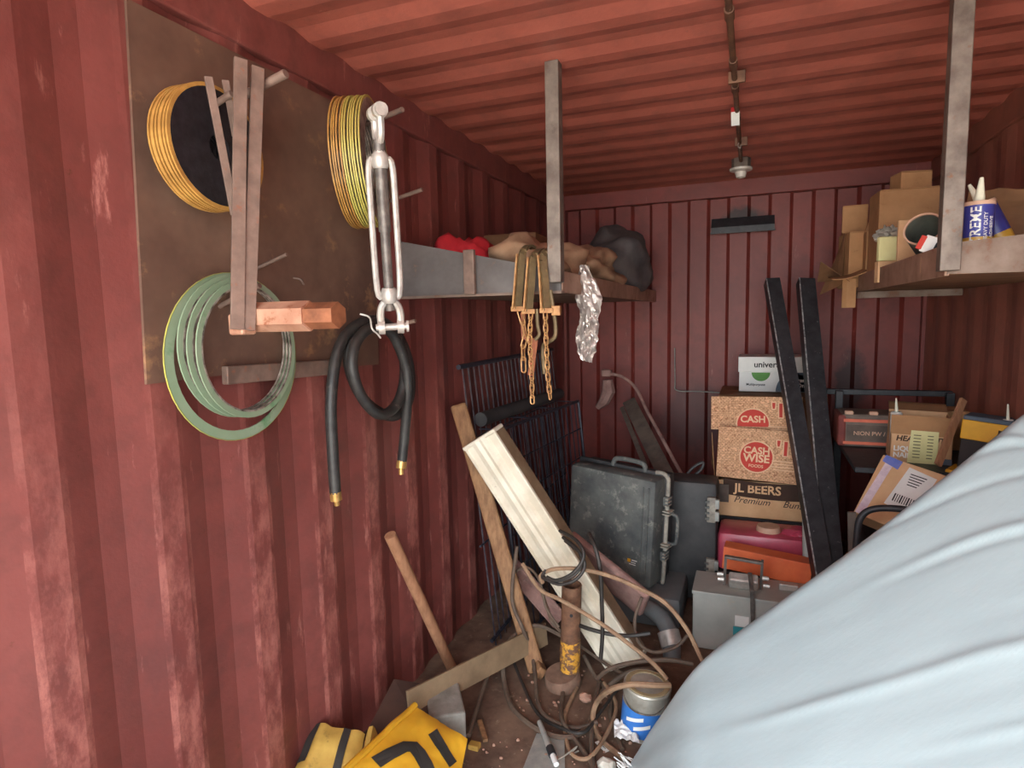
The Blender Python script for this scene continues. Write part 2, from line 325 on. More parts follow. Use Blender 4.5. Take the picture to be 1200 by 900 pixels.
    def blob(self, c, s, amp=0.15, freq=2.0, seed=0, sub=3, flat=None):
        c = V(c); tmp = bmesh.new(); bmesh.ops.create_icosphere(tmp, subdivisions=sub, radius=1.0)
        mp = {}
        for v in tmp.verts:
            d = v.co.copy(); k = 1 + amp*noise.noise(d*freq + V(seed*3.1, seed*1.7, seed)) + amp*0.5*noise.noise(d*freq*2.7 + V(seed, 0, seed*2))
            p = V(d.x*s[0]*k, d.y*s[1]*k, d.z*s[2]*k)
            if flat is not None: p.z = max(p.z, flat)
            mp[v] = self._v(c+p)
        for f in tmp.faces: self.bm.faces.new([mp[v] for v in f.verts])
        tmp.free(); return self
    def text(self, s, size, F, align='CENTER', shear=0.0, bold=0.0, depth=0.0004):
        cu = bpy.data.curves.new('lettering', 'FONT'); cu.body = s; cu.size = size; cu.align_x = align; cu.align_y = 'CENTER'
        cu.shear = shear; cu.offset = bold*size; cu.extrude = depth; cu.resolution_u = 3
        ob = bpy.data.objects.new('lettering', cu); COL.objects.link(ob)
        me = bpy.data.meshes.new_from_object(ob)
        vs = [self._v((F @ v.co)) for v in me.vertices]
        for p in me.polygons:
            try: self.bm.faces.new([vs[i] for i in p.vertices])
            except ValueError: pass
        bpy.data.objects.remove(ob); bpy.data.curves.remove(cu); bpy.data.meshes.remove(me); return self
    def build(self, name, material, parent=None, smooth=False, recalc=True, base=None):
        if recalc: bmesh.ops.recalc_face_normals(self.bm, faces=self.bm.faces[:])
        me = bpy.data.meshes.new(name); o = bpy.data.objects.new(name, me); COL.objects.link(o)
        off = ORG.get(parent.name, V(0, 0, 0)) if parent else V(base) if base is not None else V(0, 0, 0)
        for v in self.bm.verts: v.co -= off
        self.bm.to_mesh(me); self.bm.free()
        me.materials.append(material)
        if smooth:
            for p in me.polygons: p.use_smooth = True
            if smooth != 'full':
                try: me.set_sharp_from_angle(angle=R(38))
                except Exception: pass
        if parent: o.parent = parent; ORG[o.name] = off
        else:
            if base is not None: o.location = V(base)
            ORG[o.name] = V(base) if base is not None else V(0, 0, 0)
        return o
def tag(o, label=None, cat=None, group=None, kind=None):
    for k, v in (('label', label), ('category', cat), ('group', group), ('kind', kind)):
        if v: o[k] = v
    return o
def thing(name, loc, label, cat, group=None):
    o = bpy.data.objects.new(name, None); COL.objects.link(o); o.location = V(loc); o.empty_display_size = 0.05
    ORG[o.name] = V(loc); return tag(o, label, cat, group)
def struct(o): o['kind'] = 'structure'; return o
def ring_prof(ro, ri, t): return [(ro, 0), (ro, t), (ri, t), (ri, 0)]

# ================================================================== THE SETTING
W, D, H, Y0 = 2.35, 4.58, 2.47, -0.85
def corrugated(name, material, start, stop, phase, widths, depth, to_world, thick=0.012):
    """zig-zag profile along one axis: widths = (inner flat, slope, outer flat, slope)"""
    prof = []; per = sum(widths); s = phase - math.ceil((phase-start)/per)*per - per
    while s < stop + per:
        for dist, off in ((0, 0), (widths[0], 0), (widths[0]+widths[1], depth), (widths[0]+widths[1]+widths[2], depth)):
            if start <= s+dist <= stop: prof.append((s+dist, off))
        s += per
    prof = [(start, prof[0][1])] + prof + [(stop, prof[-1][1])]
    m = MB()
    lo = [m._v(to_world(a, b, 0)) for a, b in prof]; hi = [m._v(to_world(a, b, 1)) for a, b in prof]
    lo2 = [m._v(to_world(a, b+thick, 0)) for a, b in prof]; hi2 = [m._v(to_world(a, b+thick, 1)) for a, b in prof]
    for i in range(len(prof)-1):
        m.bm.faces.new((lo[i], lo[i+1], hi[i+1], hi[i])); m.bm.faces.new((lo2[i], hi2[i], hi2[i+1], lo2[i+1]))
    m.bm.faces.new((lo[0], hi[0], hi2[0], lo2[0])); m.bm.faces.new((lo[-1], lo2[-1], hi2[-1], hi[-1]))
    return struct(m.build(name, material))
sidew = (0.064, 0.082, 0.059, 0.082)
corrugated('wall_left', M['wall'], Y0, D, 0.822-0.064, sidew, 0.019, lambda a, b, t: (-b, a, 0.0 if t == 0 else 2.40))
corrugated('wall_right', M['wallr'], Y0, D, 0.822-0.064, sidew, 0.010, lambda a, b, t: (W+b, a, 0.0 if t == 0 else 2.40))
corrugated('wall_back', M['back'], 0.0, W, W-0.11, (0.11, 0.022, 0.11, 0.022), 0.026, lambda a, b, t: (a, D+b, 0.0 if t == 0 else 2.42))
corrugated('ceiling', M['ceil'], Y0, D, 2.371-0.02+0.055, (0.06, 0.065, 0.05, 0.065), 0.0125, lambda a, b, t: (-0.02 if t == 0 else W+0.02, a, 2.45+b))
fl = MB()
fl.span((-0.05, Y0, -0.04), (W+0.05, D+0.06, 0.0)); struct(fl.build('floor', M['floor']))
g = MB(); g.sheet(lambda u, v: (-14+28*u, -22+20.7*v, -0.16), 4, 4); struct(g.build('ground', M['ground']))
for i, x in enumerate((0.0, W)):
    s = 1 if i == 0 else -1
    t = MB(); t.span((x-0.045*s, Y0, 2.335), (x+0.012*s, D, 2.475), 0.006); struct(t.build('trim_%d' % (i+1), M['wall'] if i == 0 else M['wallr']))
t = MB(); t.span((0, D-0.045, 2.35), (W, D+0.05, 2.46), 0.006); struct(t.build('trim_3', M['back']))
for i, x in enumerate((0.0, W)):
    t = MB(); s = 1 if i == 0 else -1
    t.span((x-0.03*s, D-0.05, 0), (x+0.02*s, D+0.03, 2.4), 0.004); struct(t.build('trim_%d' % (i+4), M['back']))

# ================================================================== LEFT WALL: PLATE AND WHAT HANGS ON IT
pl = thing('steel_plate', (0.004, 1.5, 1.42), 'large rusty brown steel plate fixed flat on the left wall', 'steel plate')
m = MB(); m.prism([(1.062, 2.305), (1.03, 1.43), (1.26, 1.43), (2.0, 1.40), (2.03, 2.305)], (0.001, 0, 0), (0, 1, 0), (0, 0, 1), 0.008); m.build('plate_sheet', M['rustplate'], pl)
m = MB(); m.bar((0.02, 1.25, 1.43), (0.02, 1.70, 1.415), 0.022, 0.05, bevel=0.003); m.build('bottom_strip', M['barsteel'], pl)
def peg(tip, rise=0.05, r=0.008, x0=0.006, side=0):
    tip = V(tip); m = MB(); m.tube([(x0, tip.y-side, tip.z-rise), tip], r, 10); m.build('peg', M['barsteel'], pl, True)
P_A = (0.2600, 1.2782, 2.1773); peg(P_A, 0.06, 0.011)
P_B = (0.3000, 1.8685, 2.0017); peg(P_B, 0.06, 0.007)
P_C = (0.2600, 1.8586, 1.5635); peg(P_C, 0.04, 0.007)
P_D = (0.1200, 1.4033, 1.7582); peg(P_D, 0.035, 0.005)
peg((0.15, 1.262, 1.665), 0.05, 0.007)
peg((0.17, 1.19, 2.115), 0.05, 0.008)
peg((0.335, 1.70, 2.205), 0.0, 0.008, side=-0.13)
m = MB(); m.tube(curve([(0.008, 1.555, 1.705), (0.03, 1.56, 1.70), (0.03, 1.575, 1.685), (0.02, 1.58, 1.70)], 4), 0.003, 6); m.build('small_hook', M['barsteel'], pl, True)

def gasket(center, axis, ro, band, wi, t, ringm, windm, label, group, edge=None):
    g = thing('gasket_ring', center, label, 'gasket', group); c = V(center); a = V(axis).normalized()
    m = MB(); m.lathe([(ro, -t/2), (ro, t/2), (ro-band, t/2), (ro-band, -t/2)], c, a, 48, True); m.build('outer_ring', ringm, g, True)
    if edge:
        m = MB(); m.lathe([(ro+0.0008, -t/2), (ro+0.0008, t/2), (ro-0.001, t/2), (ro-0.001, -t/2)], c, a, 48, True); m.build('painted_edge', edge, g, True)
    if wi:
        m = MB(); m.lathe([(ro-band, -t*0.62), (ro-band, t*0.62), (ro-band-wi, t*0.62), (ro-band-wi, -t*0.62)], c, a, 48, True); m.build('winding', windm, g, True)
    return g
# upper left stack, hung on its own peg
ORD = ['rearmost', 'second', 'third', 'fourth', 'fifth', 'sixth', 'seventh', 'eighth', 'ninth', 'tenth', 'eleventh', 'twelfth']
def order(k, n): return 'frontmost' if k == n-1 else 'rearmost' if k == 0 else ORD[n-1-k] + ' from the front'
for k in range(8):
    x = 0.062 + k*0.0078
    gasket((x, 1.190+0.002*math.sin(k*2.1), 1.995+0.0015*math.cos(k*1.7)), (1, 0.02, 0.02), 0.148, 0.009, 0.108, 0.0046, M['gold'], M['wind'],
           'gold-edged gasket ring, %s in the stack behind the crossed steel bars' % order(k, 8), 'gold-edged gaskets in the upper left stack')
# right stack, swung round so that its edges face the room
n2 = V(0.939, 0.346, 0.035).normalized()
c2 = V(0.118, 1.715, 2.068)
for k in range(12):
    c = c2 + n2*(0.0080*k) + V(0, 0.002*math.sin(k*1.9), 0.002*math.cos(k*2.3))
    gasket(c, n2, 0.200, 0.008, 0.052, 0.0042, M['gold'] if k < 5 else M['goldg'], M['windm'],
           'yellow-edged gasket ring, %s in the stack left of the turnbuckle' % order(k, 12), 'yellow-edged gaskets in the stack beside the turnbuckle')
# green rings: one large, three smaller hung on the same peg
gasket((0.040, 1.280, 1.478), (1, 0.0, 0.0), 0.226, 0.026, 0, 0.004, M['green'], None, 'largest green gasket ring with yellow edge hanging low on the plate', None, M['greenedge'])
for k in range(3):
    gasket((0.056+k*0.014, 1.270+0.006*k, 1.507-0.004*k), (1, 0.03*k, 0.0), 0.190-0.003*k, 0.015, 0.005, 0.004, M['green'], M['windm'],
           ('rearmost of the three smaller green gasket rings inside the largest', 'middle one of the three smaller green gasket rings', 'front one of the three smaller green gasket rings')[k], None)

# welded tool of converging bars with a hexagonal foot
tl = thing('hex_foot_wrench', (0.2, 1.14, 1.55), 'tall rusty tool of converging steel bars with a hexagonal foot, hung before gasket rings', 'hand tool')
for a, b in (((0.1900, 1.2057, 2.1965), (0.2250, 1.1024, 1.5550)), ((0.2000, 1.2493, 2.1908), (0.2350, 1.1258, 1.5522))):
    m = MB(); m.bar(a, b, 0.030, 0.010, (1, -0.6, 0), 0.001); m.build('flat_bar', M['barsteel'], tl)
m = MB(); m.bar((0.1550, 1.1381, 2.1383), (0.1750, 1.1687, 1.8281), 0.018, 0.008, (1, -0.6, 0), 0.001); m.build('slanting_bar', M['barsteel'], tl)
m = MB(); m.bar((0.1500, 1.1936, 2.1500), (0.1550, 1.2087, 2.0228), 0.016, 0.006, (1, -0.6, 0), 0.001); m.build('slanting_bar', M['barsteel'], tl)
hx = frame((0.1900, 1.1772, 1.5826), (1, 0.0, 0.0), z=(0, 0, 1))
def hexpoly(r): return [(r*math.cos(R(30+60*k)), r*math.sin(R(30+60*k))) for k in range(6)]
m = MB(hx); m.prism(hexpoly(0.036), (-0.01, 0, 0), (0, 1, 0), (0, 0, 1), 0.195)
m.build('hex_sleeve', M['hexsteel'], tl)
m = MB(hx); m.prism(hexpoly(0.031), (0.18, 0, 0), (0, 1, 0), (0, 0, 1), 0.085); m.build('hex_tip', M['hexdark'], tl)
m = MB(); m.box((0.2100, 1.1339, 1.5665), (0.045, 0.045, 0.05), 0.006); m.build('weld_block', M['hexsteel'], tl)

# turnbuckle
tb = thing('turnbuckle', (0.22, 1.71, 1.52), 'galvanised jaw and jaw turnbuckle hanging in front of the plate edge', 'turnbuckle')
T0, T1 = V((0.3600, 1.5194, 2.1677)), V((0.3300, 1.5942, 1.5302))
ta = (T1-T0).normalized(); tw = V(0.84, 0.54, 0.0); tw = (tw - ta*tw.dot(ta)).normalized(); tn = ta.cross(tw)
TM = Matrix(((tw.x, tn.x, ta.x, T0.x), (tw.y, tn.y, ta.y, T0.y), (tw.z, tn.z, ta.z, T0.z), (0, 0, 0, 1)))
L = (T1-T0).length; s = L/0.72
m = MB(TM)
for sx in (-1, 1):
    m.tube(curve([(sx*0.020*s, 0, 0.165*s), (sx*0.037*s, 0, 0.19*s), (sx*0.039*s, 0, 0.36*s), (sx*0.037*s, 0, 0.575*s), (sx*0.020*s, 0, 0.60*s)], 4), 0.0105*s, 8)
m.lathe([(0.001, 0.150*s), (0.024*s, 0.150*s), (0.028*s, 0.16*s), (0.028*s, 0.185*s), (0.022*s, 0.195*s), (0.001, 0.195*s)], seg=10)
m.lathe([(0.001, 0.57*s), (0.022*s, 0.57*s), (0.028*s, 0.585*s), (0.028*s, 0.61*s), (0.022*s, 0.62*s), (0.001, 0.62*s)], seg=10)
m.build('body', M['galv'], tb, True)
m = MB(TM); m.tube([(0, 0, 0.11*s), (0, 0, 0.39*s)], 0.020*s, 14); m.build('threaded_rod', M['galvd'], tb, True)
m = MB(TM); m.tube([(0, 0, 0.39*s), (0, 0, 0.645*s)], 0.016*s, 14); m.build('threaded_rod', M['galvd'], tb, True)
def jaw(M4, flip):
    f = -1 if flip else 1
    j = MB(M4)
    j.tube(curve([(-0.030*s, 0, 0), (-0.033*s, 0, f*0.035*s), (-0.026*s, 0, f*0.07*s), (0, 0, f*0.092*s), (0.026*s, 0, f*0.07*s), (0.033*s, 0, f*0.035*s), (0.030*s, 0, 0)], 4), 0.0125*s, 8)
    for sx in (-1, 1): j.tube([(sx*0.020*s, 0, 0), (sx*0.042*s, 0, 0)], 0.024*s, 14)
    j.tube([(0, 0, f*0.085*s), (0, 0, f*0.13*s)], [0.016*s, 0.022*s], 12)
    j.build('jaw', M['galv'], tb, True)
    p = MB(M4); p.tube([(-0.05*s, 0, 0), (0.05*s, 0, 0)], 0.012*s, 10); p.tube([(0.05*s, 0, 0), (0.058*s, 0, 0)], 0.020*s, 10); p.build('jaw_pin', M['galv'], tb, True)
jaw(TM @ Matrix.Translation((0, 0, 0.028*s)) @ Matrix.Rotation(R(75), 4, 'Z'), False)
jaw(TM @ Matrix.Translation((0, 0, 0.700*s)), True)

# coiled rubber hose
hs = thing('rubber_hose', (0.12, 1.75, 1.0), 'thick black rubber hose coiled on a peg below the turnbuckle', 'hose')
pts = [(0.1000, 1.5838, 1.0178), (0.1000, 1.5822, 1.1525), (0.1000, 1.5876, 1.3169), (0.1000, 1.6302, 1.4632), (0.1100, 1.6998, 1.5405), (0.1200, 1.8257, 1.5695), (0.1400, 1.9332, 1.5152), (0.1500, 1.9908, 1.3922), (0.1500, 1.9748, 1.2656), (0.1400, 1.8757, 1.2230),
       (0.1200, 1.7517, 1.2892), (0.1100, 1.6872, 1.3890), (0.1100, 1.6861, 1.4877), (0.1200, 1.7632, 1.5501), (0.1500, 1.8423, 1.5539), (0.1700, 1.9045, 1.4763), (0.1800, 1.9029, 1.3691), (0.1800, 1.8499, 1.2774), (0.1800, 1.7405, 1.2520),
       (0.1650, 1.6605, 1.3228), (0.1600, 1.6253, 1.4229), (0.1600, 1.6546, 1.5028), (0.1700, 1.7290, 1.5445), (0.1900, 1.8097, 1.5248), (0.2000, 1.8691, 1.4330), (0.2000, 1.8908, 1.3400), (0.1700, 1.9107, 1.1808), (0.1500, 1.9094, 1.0465)]
m = MB(); m.tube(curve(pts, 7), 0.0185, 10); m.build('hose_tube', M['rubber'], hs, True)
for a, b, c in (((0.1000, 1.5843, 1.0233), (0.1000, 1.5862, 0.9945), (0.1000, 1.5891, 0.9766)), ((0.1500, 1.9099, 1.0528), (0.1500, 1.9019, 1.0258), (0.1500, 1.9002, 1.0039))):
    m = MB(); m.tube([a, b, b, c], [0.019, 0.019, 0.009, 0.009], 12); m.build('brass_fitting', M['brass'], hs, True)
m = MB(); m.tube(curve([(0.1500, 1.6945, 1.5899), (0.1800, 1.7025, 1.5782), (0.2000, 1.6845, 1.5424), (0.2000, 1.7122, 1.5251), (0.2000, 1.7309, 1.5104)], 5), 0.003, 6); m.build('tie_wire', M['white'], hs, True)

# ================================================================== SHELVES
YS = 2.20
sh = thing('hanging_shelf', (0.33, 3.3, 1.66), 'steel hanging shelf on the left wall with tapered grey end bracket', 'shelf')
m = MB(); m.prism([(0.0, 1.66), (0.68, 1.655), (0.68, 1.735), (0.0, 1.885)], (0, YS, 0), (1, 0, 0), (0, 0, 1), -0.008); m.build('end_bracket', M['bracketgrey'], sh)
m = MB(); m.span((0.0, YS-0.012, 1.652), (0.685, YS+0.03, 1.662)); m.build('bracket_lip', M['steelw'], sh)
m = MB(); m.box((0.32, YS-0.02, 1.745), (0.045, 0.022, 0.17), 0.003); m.build('bracket_tab', M['barsteel'], sh)
m = MB(); m.span((0.672, YS+0.01, 1.655), (0.684, D-0.005, 1.735), 0.002); m.build('front_rail', M['shelfrail'], sh)
m = MB(); m.span((0.0, YS+0.01, 1.664), (0.672, D-0.005, 1.676)); m.build('deck', M['steelw'], sh)
m = MB(); m.span((0.648, YS-0.060, 1.69), (0.698, YS-0.012, 2.452), 0.003); m.build('hanger_post', M['steel'], sh)
XR = 1.86; YR = 2.12; YRE = 3.86
sh = thing('hanging_shelf', (2.1, 3.0, 1.66), 'brown steel hanging shelf on the right wall, loaded with cardboard boxes', 'shelf')
m = MB(); m.prism([(XR, 1.665), (W, 1.66), (W, 1.79), (XR, 1.752)], (0, YR, 0), (1, 0, 0), (0, 0, 1), -0.008); m.build('end_bracket', M['steelw'], sh)
m = MB(); m.span((XR-0.006, YR+0.005, 1.66), (XR+0.006, YRE, 1.75), 0.002); m.build('front_rail', M['shelfrail'], sh)
m = MB(); m.span((XR+0.006, YR+0.005, 1.664), (W-0.002, YRE, 1.682)); m.build('deck', M['board3'], sh)
m = MB(); m.span((XR-0.032, YR-0.055, 1.672), (XR+0.018, YR-0.010, 2.452), 0.003); m.build('hanger_post', M['steel'], sh)
m = MB(); m.span((XR+0.01, YRE-0.03, 1.63), (W, YRE+0.02, 1.664)); m.build('cross_angle', M['steelw'], sh)

# --- on the left shelf
def closed_carton(name, M4, size, label, material, group=None, cat='cardboard box', tape=None, flap_gap=0.004):
    o = M4 @ V(0, 0, 0); th = thing(name, o, label, cat, group); x, y, z = size
    m = MB(M4); m.box((0, 0, z/2), (x, y, z), 0.004); m.build('box_body', material, th)
    m = MB(M4); 
    for sy in (-1, 1): m.box((0, sy*(y/4+flap_gap/2), z+0.002), (x*0.985, y/2-flap_gap, 0.004), 0.001)
    m.build('top_flap', material, th)
    if tape:
        m = MB(M4); m.box((0, 0, z+0.0045), (x*0.98, 0.05, 0.0012)); m.build('packing_tape', tape, th)
    return th
m = MB(); m.blob((0.185, 2.44, 1.775), (0.12, 0.15, 0.135), 0.45, 1.5, 3, 4, -0.098); tag(m.build('red_cloth', M['redcloth'], None, 'full', base=(0.185, 2.44, 1.677)), 'bright red crumpled cloth lying on the left shelf', 'cloth')
closed_carton('cardboard_box', yawm((0.17, 3.15, 1.677), 3), (0.28, 0.36, 0.31), 'plain dark cardboard box far back on the left shelf', M['board3'])
m = MB(); m.blob((0.42, 2.62, 1.785), (0.19, 0.26, 0.125), 0.45, 1.4, 5, 4, -0.105); tag(m.build('kraft_sack', M['sack'], None, 'full', base=(0.45, 2.62, 1.677)), 'crumpled tan kraft sack behind the chain clamps', 'sack')
m = MB(); m.blob((0.52, 3.28, 1.79), (0.15, 0.36, 0.13), 0.5, 1.5, 9, 4, -0.11); tag(m.build('kraft_sack', M['sack'], None, 'full', base=(0.50, 3.25, 1.677)), 'flattened tan kraft sack right of the left hanger post', 'sack')
m = MB(); m.blob((0.50, 4.02, 1.88), (0.24, 0.36, 0.235), 0.32, 1.2, 12, 4, -0.20); tag(m.build('dark_bag', M['darkbag'], None, 'full', base=(0.46, 4.0, 1.677)), 'bulky dark grey bag at the far end of the left shelf', 'bag')

# chain clamps hooked over the end bracket
def chain(parent, pts, pitch, rr, w):
    m = MB(); P = curve(pts, 12); acc = 0.0; q = [P[0]]
    for a, b in zip(P, P[1:]):
        d = (b-a).length
        while acc + d >= pitch:
            k = (pitch-acc)/d; a = a+(b-a)*k; q.append(a); d = (b-a).length; acc = 0.0
        acc += d
    for i, (a, b) in enumerate(zip(q, q[1:])):
        t = (b-a).normalized(); c = (a+b)/2; e = V(1, 0, 0) if i % 2 == 0 else V(0.25, 1, 0)
        e = (e-t*e.dot(t)).normalized(); hl = pitch*0.5 - w + rr*2.2
        lp = [c + t*(hl*math.copysign(1, math.sin(x))+w*math.sin(x)) + e*w*math.cos(x) for x in [math.pi*2*(j+0.5)/10 for j in range(10)]]
        m.tube(lp, rr, 5, True)
    return m.build('chain', M['chain'], parent, True)
clamps = [
    ((0.5433, 2.1650, 1.7990), (0.5333, 2.1350, 1.5986), 'left chain clamp hooked over the shelf bracket, its chain of long links', (0.5417, 2.1300, 1.5890)),
    ((0.5917, 2.1500, 1.7827), (0.5838, 2.1150, 1.5881), 'middle chain clamp hooked over the shelf bracket, its chain hanging lowest', (0.5921, 2.1100, 1.5848)),
    ((0.6360, 2.1350, 1.7851), (0.6587, 2.0950, 1.5893), 'right chain clamp hooked over the shelf bracket with bent crank rod', (0.6539, 2.0900, 1.5834))]
for k, (a, b, lab, ch) in enumerate(clamps):
    a, b = V(a), V(b); cl = thing('chain_clamp', b, lab, 'clamp', 'chain clamps on the left shelf')
    top = V(a.x+0.01, YS+0.06, a.z+0.03)
    m = MB(); pth = curve([top, (a.x+0.004, YS+0.02, a.z+0.035), a, (a+b)/2, b], 4)
    for p, q in zip(pth, pth[1:]): m.bar(p, q + (q-p)*0.06, 0.026, 0.009, (0.75, -0.7, 0) if abs((q-p).z) > 0.01 else (0, 0, 1))
    m.build('hook_bar', M['clamp'], cl)
    m = MB(); m.bar(a+V(-0.016, -0.006, 0), b+V(-0.016, -0.006, 0), 0.006, 0.022, (0, -1, 0)); m.build('edge_strip', M['chain'], cl)
    m = MB(); m.box(b, (0.05, 0.02, 0.018), 0.002); m.build('cross_plate', M['chain'], cl)
    if k == 0: chain(cl, [ch, (0.5634, 2.1300, 1.5042), (0.5527, 2.1300, 1.4729), (0.5533, 2.1300, 1.3461)], 0.045, 0.003, 0.009)
    if k == 1: chain(cl, [ch, (0.5867, 2.1100, 1.4799), (0.5909, 2.1100, 1.3549), (0.5919, 2.1100, 1.2349)], 0.022, 0.0026, 0.0075)
    if k == 2: chain(cl, [ch, (0.6553, 2.0900, 1.4803), (0.6598, 2.0900, 1.3578), (0.6680, 2.0900, 1.2715)], 0.022, 0.0026, 0.0075)
    if k == 0:
        m = MB(); m.bar((0.5440, 2.1600, 1.5858), (0.5417, 2.1700, 1.4902), 0.018, 0.008, (0, -1, 0)); m.bar((0.5857, 2.1700, 1.4835), (0.5661, 2.1700, 1.3488), 0.024, 0.008, (0, -1, 0), 0.002); m.bar((0.5383, 2.1700, 1.4903), (0.5957, 2.1700, 1.4803), 0.012, 0.01, (0, -1, 0))
        m.build('paddle_handle', M['orangerust'], cl)
    if k == 1:
        m = MB(); m.tube(curve([(0.6083, 2.1300, 1.5967), (0.6105, 2.1300, 1.5410), (0.6164, 2.1300, 1.5037), (0.5996, 2.1300, 1.4851)], 4), 0.007, 8); m.build('bent_rod', M['clamp'], cl, True)
    if k == 2:
        m = MB(); m.tube(curve([(0.6678, 2.1100, 1.6616), (0.6793, 2.1100, 1.5828), (0.6850, 2.1100, 1.5341), (0.6812, 2.1100, 1.4946), (0.6487, 2.1200, 1.4729), (0.6287, 2.1300, 1.4538), (0.6304, 2.1400, 1.3589)], 5), 0.0075, 8); m.build('crank_rod', M['clamp'], cl, True)
        m = MB(); m.box((0.6920, 2.1000, 1.5885), (0.032, 0.02, 0.034), 0.002); m.build('cross_plate', M['chain'], cl)

# crumpled foil strip
fa = [(0.7393, 2.1600, 1.7152), (0.7977, 2.1500, 1.6582), (0.7537, 2.1500, 1.6235), (0.7972, 2.1500, 1.5921), (0.7268, 2.1500, 1.4926), (0.7805, 2.1500, 1.4708), (0.7613, 2.1600, 1.3992)]
def foil_fn(u, v):
    ks = [(0, .016), (.10, .024), (.22, .040), (.36, .050), (.5, .034), (.62, .036), (.74, .040), (.86, .036), (1, .022)]
    w_ = next(a[1]+(b[1]-a[1])*(v-a[0])/(b[0]-a[0]) for a, b in zip(ks, ks[1:]) if v <= b[0]+1e-6)
    z = 1.773 - 0.390*v; a = (u-0.5)*2; w_ *= 1.16
    cx = 0.702 + 0.020*math.sin(v*5.0-0.6) - 0.030*v*(1-v)*2 + 0.015*v
    return (cx + w_*a + 0.006*noise.noise(V(u*9, v*22, 1)), 2.477 + 0.022*noise.noise(V(u*5, v*12, 3)) - 0.014*math.cos(a*3), z + 0.012*noise.noise(V(u*7, v*9, 8)) - 0.012*a*v)
m = MB(); m.sheet(foil_fn, 14, 56, 0.001); o = m.build('foil_strip', M['foil'], None, False, base=(0.70, 2.477, 1.77)); tag(o, 'crumpled silver foil strip hanging below the left hanger post', 'foil')

# --- on the right shelf
ZT = 1.684
closed_carton('cardboard_box', yawm((1.885, 3.80, ZT), 8), (0.19, 0.20, 0.285), 'rounded brown carton at the far open end of the right shelf', M['board'])
closed_carton('cardboard_box', yawm((1.845, 3.84, ZT+0.291), -6), (0.12, 0.14, 0.14), 'small carton stacked on the rounded carton of the right shelf', M['board'])
t_ = thing('cardboard_box', (1.94, 3.55, ZT), 'slim carton with a slanted top, left of the widest box', 'cardboard box')
m = MB(); m.prism([(-0.055, 0), (0.055, 0), (0.055, 0.44), (0.0, 0.44), (-0.055, 0.27)], (1.925, 3.60, ZT), (1, 0, 0), (0, 0, 1), -0.10); m.build('box_body', M['board'], t_)
m = MB(); m.bar((1.868, 3.585, ZT+0.275), (1.925, 3.585, ZT+0.445), 0.10, 0.003, (0, 0, 1)); m.build('top_flap', M['board2'], t_)
closed_carton('cardboard_box', yawm((2.03, 3.40, ZT), 3), (0.33, 0.20, 0.42), 'widest plain carton standing behind the metal tube on the right shelf', M['board'])
closed_carton('cardboard_box', yawm((2.01, 3.40, ZT+0.426), 12), (0.13, 0.12, 0.075), 'topmost little carton under the ceiling, right shelf', M['board'])
t_ = thing('parts_packet', (1.885, 3.14, ZT), 'pale yellow square packet in clear wrap on the right shelf', 'packet')
m = MB(yawm((1.885, 3.14, ZT), 12)); m.box((0, 0, 0.145), (0.082, 0.03, 0.105), 0.006); m.build('yellow_card', M['yellowpaper'], t_)
m = MB(); m.blob((1.885, 3.16, ZT+0.205), (0.05, 0.03, 0.035), 0.7, 3, 2, 3); m.build('clear_wrap', M['glass'], t_)
m = MB(yawm((1.885, 3.14, ZT), 12)); m.box((0, 0, 0.046), (0.086, 0.04, 0.092), 0.003); m.build('packet_foot', M['board2'], t_)
t_ = thing('cardboard_sheet', (1.92, 2.92, ZT), 'upright pale cardboard piece left of the metal tube', 'cardboard')
m = MB(yawm((1.92, 2.92, ZT), 10)); m.box((0, 0, 0.118), (0.085, 0.012, 0.236), 0.002); m.build('board_face', M['board2'], t_)
t_ = thing('metal_tube', (1.98, 2.72, ZT), 'short grey metal tube leaning with its open end outward on the right shelf', 'tube')
tc0 = V(1.893, 2.58, 1.846); ta_ = (tc0-V(1.985, 2.75, 1.765)).normalized()
m = MB(); m.lathe([(0.060, -0.21), (0.060, 0.0), (0.0565, 0.0), (0.0565, -0.21)], tc0, ta_, 32, True); m.build('tube_wall', M['pipegrey'], t_, True)
m = MB(); m.lathe([(0.0615, -0.006), (0.0615, 0.001), (0.0555, 0.001), (0.0555, -0.006)], tc0, ta_, 32, True); m.build('tube_rim', M['dustrim'], t_, True)
t_ = thing('small_carton', (1.885, 2.44, ZT), 'small white carton with a red end below the metal tube', 'carton')
Mw = yawm((1.89, 2.42, ZT+0.065), -18, 0, 24); m = MB(Mw); m.box((0.0, 0, 0.02), (0.075, 0.05, 0.055), 0.002); m.build('carton_body', M['paper'], t_)
m = MB(Mw); m.box((-0.042, 0, 0.02), (0.018, 0.051, 0.045), 0.002); m.build('red_end', M['redink'], t_)
m = MB(Mw); m.box((0.01, -0.0255, 0.022), (0.025, 0.001, 0.02)); m.build('printed_panel', M['blackink'], t_)
m = MB(yawm((1.89, 2.42, ZT), -18)); m.box((0.01, 0, 0.027), (0.08, 0.055, 0.054), 0.002); m.build('lower_carton', M['board2'], t_)
t_ = thing('torn_carton', (1.90, 3.80, ZT), 'torn open carton with splayed flaps at the far end of the right shelf', 'cardboard box')
m = MB(); m.sheet(lambda u, v: (1.79-0.10*u*(1-v), 3.76+0.10*u, ZT+0.02+0.27*v-0.05*u), 3, 3, 0.003); m.build('side_panel', M['board3'], t_)
m = MB(); m.sheet(lambda u, v: (1.88-0.17*u, 3.50+0.2*v, ZT+0.075-0.02*math.sin(u*2.5)+0.02*v-0.028*u), 8, 3, 0.004); m.build('loose_flap', M['board'], t_)
